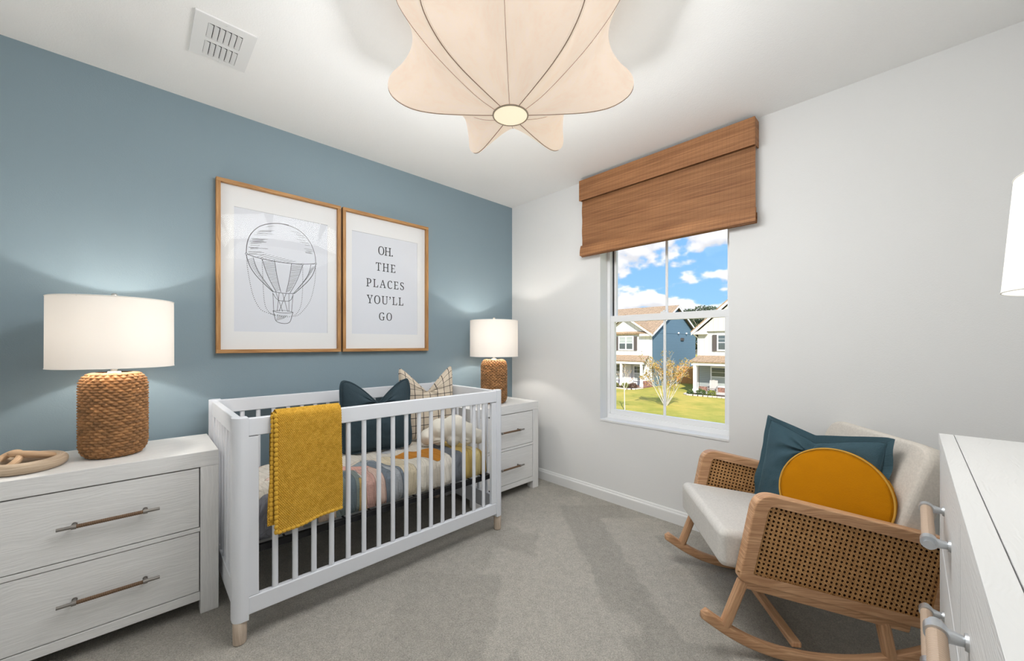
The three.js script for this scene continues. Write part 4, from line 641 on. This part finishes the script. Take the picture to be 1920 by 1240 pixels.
// a sash window on a wall that faces -x
function houseWindow(parent, x, z0, z1, y0, y1, cols, pane) {
  const w = part('window', join([span(x - 0.06, x + 0.05, y0 - 0.12, y0, z0 - 0.1, z1 + 0.1), span(x - 0.06, x + 0.05, y1, y1 + 0.12, z0 - 0.1, z1 + 0.1), span(x - 0.06, x + 0.05, y0, y1, z0 - 0.1, z0), span(x - 0.06, x + 0.05, y0, y1, z1, z1 + 0.1), ...Array.from({ length: cols - 1 }, (_, k) => { const z = lerp(z0, z1, (k + 1) / cols); return span(x - 0.05, x + 0.05, y0, y1, z - 0.06, z + 0.06); })]), O.trim, parent), ym = (y0 + y1) / 2;
  for (let k = 0; k < cols; k++) { const a = lerp(z0, z1, k / cols) + (k ? 0.06 : 0), b = lerp(z0, z1, (k + 1) / cols) - (k < cols - 1 ? 0.06 : 0); part('pane', span(x - 0.01, x + 0.02, y0, ym - 0.025, a, b), pane[0], w); part('pane', span(x - 0.02, x + 0.01, ym + 0.025, y1, a, b), pane[1], w); part('meeting_rail', span(x - 0.04, x + 0.03, ym - 0.03, ym + 0.03, a, b), O.trim, w); if (cols > 1 || true) for (const yy of [y0 * 0.25 + y1 * 0.75]) part('muntin', span(x - 0.035, x - 0.02, yy - 0.012, yy + 0.012, a, b), O.trim, w); }
}
{
  const h = thing('house', 'two-storey house with white gabled front and blue clapboard side wall', 'house');
  const blue = O.siding(rgb(0.16, 0.275, 0.375)), front = O.batten(rgb(0.86, 0.86, 0.855));
  part('body', span(33.62, 44.4, GY, 2.32, -26, -15.1), blue, h);
  part('gable_wall', slab([[33.6, 2.3, -15.08], [44.4, 2.3, -15.08], [39.0, 5.12, -15.08]], 0.2), blue, h);
  part('front_wall', uvBox(span(33.48, 33.66, -0.1, 2.3, -20.6, -15.1), 2), front, h);
  part('front_gable', slab([[33.48, 2.29, -20.6], [33.48, 2.29, -15.1], [33.48, 3.95, -17.85]], 0.2), front, h);
  part('porch_wall', uvBox(span(33.5, 33.7, GY, -0.1, -20.6, -15.1), 2), O.siding(rgb(0.72, 0.74, 0.75)), h);
  part('main_roof', join([slab([[33.15, 2.30, -14.75], [39.0, 5.38, -14.75], [39.0, 5.38, -26.4], [33.15, 2.30, -26.4]], 0.16), slab([[44.85, 2.30, -26.4], [39.0, 5.38, -26.4], [39.0, 5.38, -14.75], [44.85, 2.30, -14.75]], 0.16)]), O.shingle, h);
  part('rake_board', join([slab([[33.15, 2.02, -14.74], [39.0, 5.10, -14.74], [39.0, 5.33, -14.74], [33.15, 2.26, -14.74]], 0.05), slab([[39.0, 5.10, -14.74], [44.85, 2.02, -14.74], [44.85, 2.26, -14.74], [39.0, 5.33, -14.74]], 0.05)]), O.trim, h);
  part('front_gable_roof', join([slab([[33.1, 2.1, -14.8], [37.1, 4.12, -17.85], [33.1, 4.12, -17.85]].reverse(), 0.14), slab([[33.1, 2.1, -20.9], [37.1, 4.12, -17.85], [33.1, 4.12, -17.85]], 0.14)]), O.shingle, h);
  part('gable_trim', join([slab([[33.08, 1.92, -14.8], [33.08, 3.94, -17.85], [33.08, 4.13, -17.85], [33.08, 2.12, -14.8]], 0.06), slab([[33.08, 3.94, -17.85], [33.08, 1.92, -20.9], [33.08, 2.12, -20.9], [33.08, 4.13, -17.85]], 0.06)]), O.trim, h);
  part('eave_return', span(33.1, 33.6, 1.98, 2.2, -16.2, -14.9), O.trim, h);
  part('downspout', join([rod([33.3, 2.0, -15.0], [33.45, 1.7, -15.15], 0.05), rod([33.45, 1.7, -15.12], [33.45, GY, -15.12], 0.05)]), O.trim, h);
  houseWindow(h, 33.44, -18.6, -17.1, 0.68, 1.9, 2, [O.pane, O.paneBlind]);
  for (const z of [-18.92, -16.78]) part('shutter', span(33.38, 33.46, 0.55, 1.95, z - 0.16, z + 0.16), O.shutter, h);
  houseWindow(h, 33.46, -16.9, -15.9, -2.4, -1.05, 1, [O.paneBlind, O.pane]); houseWindow(h, 33.46, -19.6, -18.4, -2.4, -0.95, 1, [O.paneBlind, O.pane]);
  part('front_door', span(33.42, 33.5, GY + 0.15, -0.9, -18.1, -17.3), O.trim, h);
  part('porch_roof', slab([[31.8, -0.42, -15.0], [33.55, 0.1, -15.4], [33.55, 0.1, -20.8], [31.8, -0.42, -20.8]], 0.1), O.shingle, h);
  part('porch_beam', span(31.86, 32.1, -0.74, -0.5, -20.7, -15.15), O.trim, h);
  for (const z of [-15.4, -17.55, -19.9]) part('porch_post', join([span(31.9, 32.1, GY + 0.1, -0.74, z - 0.1, z + 0.1), span(31.87, 32.13, GY + 0.1, GY + 0.35, z - 0.13, z + 0.13)]), O.trim, h);
  part('brick_base', join([span(33.3, 33.5, GY, -2.45, -15.9, -15.05), span(31.85, 33.4, GY, GY + 0.1, -20.7, -15.1)]), O.brick, h);
  part('gable_vent', span(40.2, 40.95, 1.58, 1.88, -15.06, -15.0), O.shutter, h);
  for (const x of [39.5, 41.6]) part('side_light', at(cyl(0.07, 0.1, 0.14, 10), x, 2.4, -15.0), O.trim, h);
}
{
  const h = thing('house', 'two-storey house with pale grey gabled front at the window\'s right edge', 'house');
  const pale = O.batten(rgb(0.64, 0.64, 0.62)), sage = O.siding(rgb(0.40, 0.43, 0.42));
  part('body', span(33.15, 44, GY, 2.3, -10.55, -2.5), sage, h);
  part('front_wall', uvBox(span(33.0, 33.18, -0.05, 2.3, -10.55, -2.5), 2), pale, h);
  part('front_gable', slab([[33.0, 2.29, -10.55], [33.0, 2.29, -4.95], [33.0, 4.75, -7.75]].reverse(), 0.18).applyMatrix4(new THREE.Matrix4()), pale, h);
  part('porch_wall', uvBox(span(33.02, 33.2, GY, -0.05, -10.5, -2.5), 2), sage, h);
  part('front_gable_roof', join([slab([[32.6, 2.18, -11.0], [38, 2.18, -11.0], [38, 5.02, -7.75], [32.6, 5.02, -7.75]], 0.14), slab([[32.6, 2.18, -4.5], [38, 2.18, -4.5], [38, 5.02, -7.75], [32.6, 5.02, -7.75]].reverse(), 0.14)]), O.shingle, h);
  part('gable_trim', join([slab([[32.58, 1.96, -11.0], [32.58, 4.8, -7.75], [32.58, 5.03, -7.75], [32.58, 2.2, -11.0]].reverse(), 0.06), slab([[32.58, 4.8, -7.75], [32.58, 1.96, -4.5], [32.58, 2.2, -4.5], [32.58, 5.03, -7.75]].reverse(), 0.06)]), O.trim, h);
  part('eave_return', join([span(32.62, 33.1, 2.04, 2.2, -11.0, -9.75), slab([[32.6, 2.2, -11.0], [32.6, 2.2, -9.75], [33.05, 2.45, -9.75], [33.05, 2.45, -11.0]], 0.03)]), O.trim, h);
  part('main_roof', slab([[34.6, 2.5, -10.9], [40, 6.9, -9.0], [40, 6.9, -2], [34.6, 2.5, -2]].reverse(), 0.16), O.shingle, h);
  part('downspout', join([rod([32.75, 2.05, -10.85], [33.05, 1.75, -10.62], 0.05), rod([33.05, 1.75, -10.6], [33.05, GY, -10.6], 0.05)]), O.trim, h);
  houseWindow(h, 32.96, -8.9, -7.5, 0.72, 1.92, 2, [O.pane, O.pane]); part('shutter', span(32.9, 32.98, 0.6, 1.98, -9.36, -9.05), O.shutter, h); part('shutter', span(32.9, 32.98, 0.6, 1.98, -7.35, -7.05), O.shutter, h);
  houseWindow(h, 32.98, -9.42, -7.0, -2.38, -0.85, 2, [O.paneBlind, O.pane]);
  part('porch_roof', slab([[31.2, -0.28, -10.7], [33.1, 0.22, -10.55], [33.1, 0.22, -3], [31.2, -0.28, -3]].reverse(), 0.1), O.shingle, h);
  part('porch_beam', span(31.3, 31.55, -0.6, -0.36, -10.5, -3), O.trim, h);
  part('porch_post', join([span(31.33, 31.55, GY + 0.1, -0.6, -10.36, -10.12), span(31.3, 31.58, GY + 0.1, GY + 0.4, -10.4, -10.08)]), O.trim, h);
  part('brick_base', join([span(32.9, 33.05, GY, -2.52, -10.45, -2.6)]), O.brick, h);
  part('porch_floor', span(31.25, 33.0, GY, GY + 0.1, -10.45, -3), O.concrete, h);
}
{ // cedar fence between the houses
  const f = thing('fence', 'orange cedar plank fence closing the gap between the two houses', 'fence', [39.2, GY, 0]);
  for (let k = 0; k < 24; k++) part('plank', M.plankG ??= rbox(0.03, 1.82, 0.172, 0.006, 1), O.cedar, f, [R(-0.006, 0.006), 0.93 + R(-0.01, 0.01), -14.98 + k * 0.185]);
  for (const y of [0.4, 1.5]) part('rail', at(plain(0.04, 0.09, 4.4, 2), 0.04, y, -12.85), O.cedar, f);
  for (const z of [-15, -12.85, -10.7]) part('post', at(plain(0.1, 1.9, 0.1, 1), 0.08, 0.95, z), O.cedar, f);
}
// garden beds with a stone edge
function bed(label, pts) {
  const b = thing('garden_bed', label, 'garden bed', [0, GY, 0]), s = new THREE.Shape(pts.map(([x, z]) => new THREE.Vector2(x, -z)));
  part('mulch', new THREE.ExtrudeGeometry(s, { depth: 0.08, bevelEnabled: false }).rotateX(-Math.PI / 2), O.mulch, b);
  for (let i = 0; i < pts.length - 1; i++) { if (pts[i][2]) continue; const [x0, z0] = pts[i], [x1, z1] = pts[i + 1], L = Math.hypot(x1 - x0, z1 - z0), n = Math.max(1, Math.round(L / 0.34)); for (let k = 0; k < n; k++) { const t = (k + 0.5) / n; part('edging_stone', M.edgeG ??= rbox(0.30, 0.13, 0.16, 0.03), O.stone, b, [lerp(x0, x1, t), 0.065, lerp(z0, z1, t)], [0, -Math.atan2(z1 - z0, x1 - x0), 0]); } }
}
bed('mulched garden bed with stone edging before the white house\'s porch', [[31.5, -15.0], [30.2, -15.0], [29.6, -15.6], [29.9, -17.2], [30.1, -20.5], [31.8, -20.5, 1], [31.5, -15.0]]);
bed('mulched garden bed with stone edging before the grey house\'s porch', [[31.2, -10.6], [30.0, -10.55], [29.6, -10.1], [29.7, -8.6], [29.9, -4], [31.2, -4, 1], [31.2, -10.6]]);
// leaves: small folded blades
const leafGeo = (() => { const g = new THREE.BufferGeometry(); g.setAttribute('position', new THREE.Float32BufferAttribute([0, 0, 0, 0.35, 0.10, 0.5, 0, 0, 1, -0.35, 0.10, 0.5], 3)); g.setIndex([0, 1, 2, 0, 2, 3]); g.computeVertexNormals(); return g; })();
const leafMat = phys({ color: 0xffffff, roughness: 0.8, transmission: 0.35, thickness: 0 });
function leaves(parent, spots, size, colors) {
  const m = new THREE.InstancedMesh(leafGeo, leafMat, spots.length), o = new THREE.Object3D(), c = new THREE.Color(); m.name = 'leaves'; m.userData.kind = 'stuff'; m.castShadow = m.receiveShadow = true;
  spots.forEach((p, i) => { o.position.set(...p); o.rotation.set(R(-1.5, 1.5), R(0, 6.28), R(-1.5, 1.5)); o.scale.setScalar(size * R(0.6, 1.3)); o.updateMatrix(); m.setMatrixAt(i, o.matrix); const k = colors[Math.floor(rnd() * colors.length)], v = R(0.7, 1.2); c.setRGB(k[0] * v, k[1] * v, k[2] * v); m.setColorAt(i, c); });
  parent.add(m);
}
const bark = std({ color: rgb(0.42, 0.36, 0.30), roughness: 0.95 }), paleBark = std({ color: rgb(0.62, 0.58, 0.52), roughness: 0.95 });
// branching wood: returns twig tips
function grow(parent, mat, starts, levels, name = 'branch') {
  let tips = []; const geos = [];
  const step = (p, d, l, r, lv) => { const q = [p[0] + d[0] * l, p[1] + d[1] * l, p[2] + d[2] * l]; geos.push(rod(p, q, r, r * 0.6, 6)); for (let k = 0; k < 3; k++) tips.push([lerp(p[0], q[0], R(0.3, 1)), lerp(p[1], q[1], R(0.3, 1)), lerp(p[2], q[2], R(0.3, 1)), lv]); if (lv <= 0) return; const n = lv > 1 ? 3 : 4; for (let k = 0; k < n; k++) { const e = new THREE.Vector3(d[0] + R(-0.6, 0.6), d[1] + R(-0.15, 0.5), d[2] + R(-0.6, 0.6)).normalize(); const t = R(0.55, 1); step([lerp(p[0], q[0], t), lerp(p[1], q[1], t), lerp(p[2], q[2], t)], e.toArray(), l * R(0.5, 0.75), r * 0.55, lv - 1); } };
  for (const [p, d, l, r] of starts) step(p, d, l, r, levels);
  const b = part(name, join(geos), mat, parent); b.userData.kind = 'stuff'; return tips;
}
{
  const t = thing('young_tree', 'multi-stemmed young tree with yellow autumn leaves in the middle of lawn', 'tree', [23.2, GY, -9.05]), starts = [];
  for (let k = 0; k < 13; k++) { const a = k / 13 * 6.283 + R(-0.2, 0.2), s = R(0.12, 0.62); starts.push([[Math.cos(a) * 0.08, 0, Math.sin(a) * 0.08], new THREE.Vector3(Math.cos(a) * s, 1, Math.sin(a) * s).normalize().toArray(), R(1.5, 2.1), 0.028]); }
  const tips = grow(t, paleBark, starts, 2);
  leaves(t, tips.filter((p) => p[1] > 1.1 && rnd() < 0.9).flatMap((p) => [0, 1, 2, 3, 4].map(() => [p[0] + R(-0.1, 0.1), p[1] + R(-0.1, 0.1), p[2] + R(-0.1, 0.1)])), 0.105, [[0.70, 0.42, 0.08], [0.62, 0.34, 0.07], [0.56, 0.42, 0.12], [0.40, 0.34, 0.08]]);
}
{
  const t = thing('sapling', 'slender pale-barked sapling with nearly bare twigs at the window\'s left', 'tree', [19.6, GY, -10.06]);
  part('trunk', join([rod([0, 0, 0], [-0.02, 1.5, -0.02], 0.035, 0.028, 8), rod([-0.02, 1.5, -0.02], [0.03, 2.3, 0.03], 0.028, 0.016, 8)]), paleBark, t);
  const tips = grow(t, paleBark, [[[-0.01, 1.2, -0.01], [0.15, 0.9, 0.4], 0.65, 0.014], [[-0.02, 1.35, -0.02], [-0.1, 0.9, -0.42], 0.65, 0.014], [[-0.02, 1.5, -0.02], [0.3, 0.85, 0.1], 0.6, 0.014], [[0, 1.8, 0], [-0.2, 0.9, 0.3], 0.5, 0.012], [[0.03, 2.3, 0.03], [0, 1, 0], 0.4, 0.012], [[0, 1.9, 0], [0.1, 0.9, -0.35], 0.5, 0.012]], 2);
  leaves(t, tips.filter(() => rnd() < 0.7), 0.06, [[0.45, 0.22, 0.10], [0.5, 0.34, 0.12]]);
}
function bush(label, x, z, r, cols, name = 'shrub') {
  const b = thing(name, label, 'shrub', [x, GY + 0.081, z], 0, 'shrubs in the garden beds');
  part('stem', join([0, 1, 2, 3].map((k) => rod([0, 0, 0], [Math.cos(k * 1.6) * r * 0.5, r * 0.9, Math.sin(k * 1.6) * r * 0.5], 0.02, 0.008, 6))), bark, b);
  const sp = []; for (let k = 0; k < 420; k++) { const v = new THREE.Vector3(R(-1, 1), R(-0.2, 1), R(-1, 1)); if (v.length() > 1) v.normalize(); v.setLength(0.55 + 0.45 * v.length()); sp.push([v.x * r, v.y * r * 1.1 + r * 0.15, v.z * r]); } leaves(b, sp, 0.11, cols);
}
const greens = [[0.10, 0.17, 0.04], [0.16, 0.22, 0.05]], limes = [[0.34, 0.36, 0.06], [0.28, 0.32, 0.06]], reds = [[0.16, 0.07, 0.05], [0.2, 0.12, 0.06]];
bush('lime green shrub nearest the sapling before the white house', 30.5, -17.35, 0.34, limes); bush('small reddish shrub beside the white house\'s corner post', 30.9, -15.65, 0.36, reds); bush('olive shrub between the white house\'s porch posts', 30.7, -16.35, 0.36, limes);
bush('dark green round shrub left of the porch chair', 30.3, -9.35, 0.36, greens); bush('lime green shrub right of the dark one before grey porch', 30.3, -8.55, 0.32, limes); bush('low green shrub at the stone bed\'s left corner', 30.2, -10.15, 0.24, greens);
{ // porch chair of slats
  const c = thing('porch_chair', 'pale grey slatted garden chair on the grey house\'s porch', 'chair', [32.0, GY + 0.1, -9.0], 0.2), m = std({ color: rgb(0.50, 0.47, 0.44), roughness: 0.85 });
  for (let k = 0; k < 6; k++) part('back_slat', at(rbox(0.03, 0.95 + (k === 2 || k === 3 ? 0.06 : 0), 0.095, 0.008, 1), 0.22, 0.62, -0.26 + k * 0.104), m, c, undefined, [0, 0, -0.22]);
  for (let k = 0; k < 5; k++) part('seat_slat', at(rbox(0.09, 0.025, 0.62, 0.008, 2), -0.32 + k * 0.1, 0.40 - k * 0.02, 0), m, c);
  for (const z of [-0.34, 0.34]) { part('armrest', at(rbox(0.66, 0.025, 0.12, 0.008), -0.1, 0.60, z), m, c); part('leg', at(rbox(0.09, 0.58, 0.03, 0.006, 1), -0.34, 0.30, z), m, c); part('leg', bar([0.34, 0.02, z], [-0.3, 0.42, z], 0.09, 0.03, 0.006), m, c); }
}
function bigTree(label, x, z, y0, y1, r, cols, n) {
  const t = thing('tree', label, 'tree', [x, GY, z], 0, 'tall trees behind the houses'), h = y1 - GY;
  part('trunk', rod([0, 0, 0], [0.2, h * 0.8, 0], 0.28, 0.1, 10), bark, t);
  const blobs = []; for (let k = 0; k < 16; k++) blobs.push([R(-r, r), lerp(y0 - GY, h - r * 0.3, rnd()), R(-r, r), R(0.35, 0.62) * r]);
  part('limb', join(blobs.map((b) => rod([0.1, b[1] * 0.62, 0], [b[0], b[1], b[2]], 0.07, 0.03, 5))), bark, t).userData.kind = 'stuff';
  const sp = []; for (let k = 0; k < n; k++) { const b = blobs[k % 16], v = new THREE.Vector3(R(-1, 1), R(-1, 1), R(-1, 1)); if (v.length() > 1) v.normalize(); sp.push([b[0] + v.x * b[3], b[1] + v.y * b[3] * 0.8, b[2] + v.z * b[3]]); } leaves(t, sp, 0.24, cols);
}
bigTree('dark green tree rising in the gap between the two roofs', 60, -19.8, 1.5, 7.3, 2.1, [[0.07, 0.11, 0.05], [0.10, 0.15, 0.06]], 9000);
bigTree('distant tree whose top shows behind the blue house\'s gable', 66, -23.6, 0.5, 6.2, 1.8, [[0.08, 0.12, 0.06], [0.11, 0.15, 0.07]], 6000);
renderer.render(scene, camera);
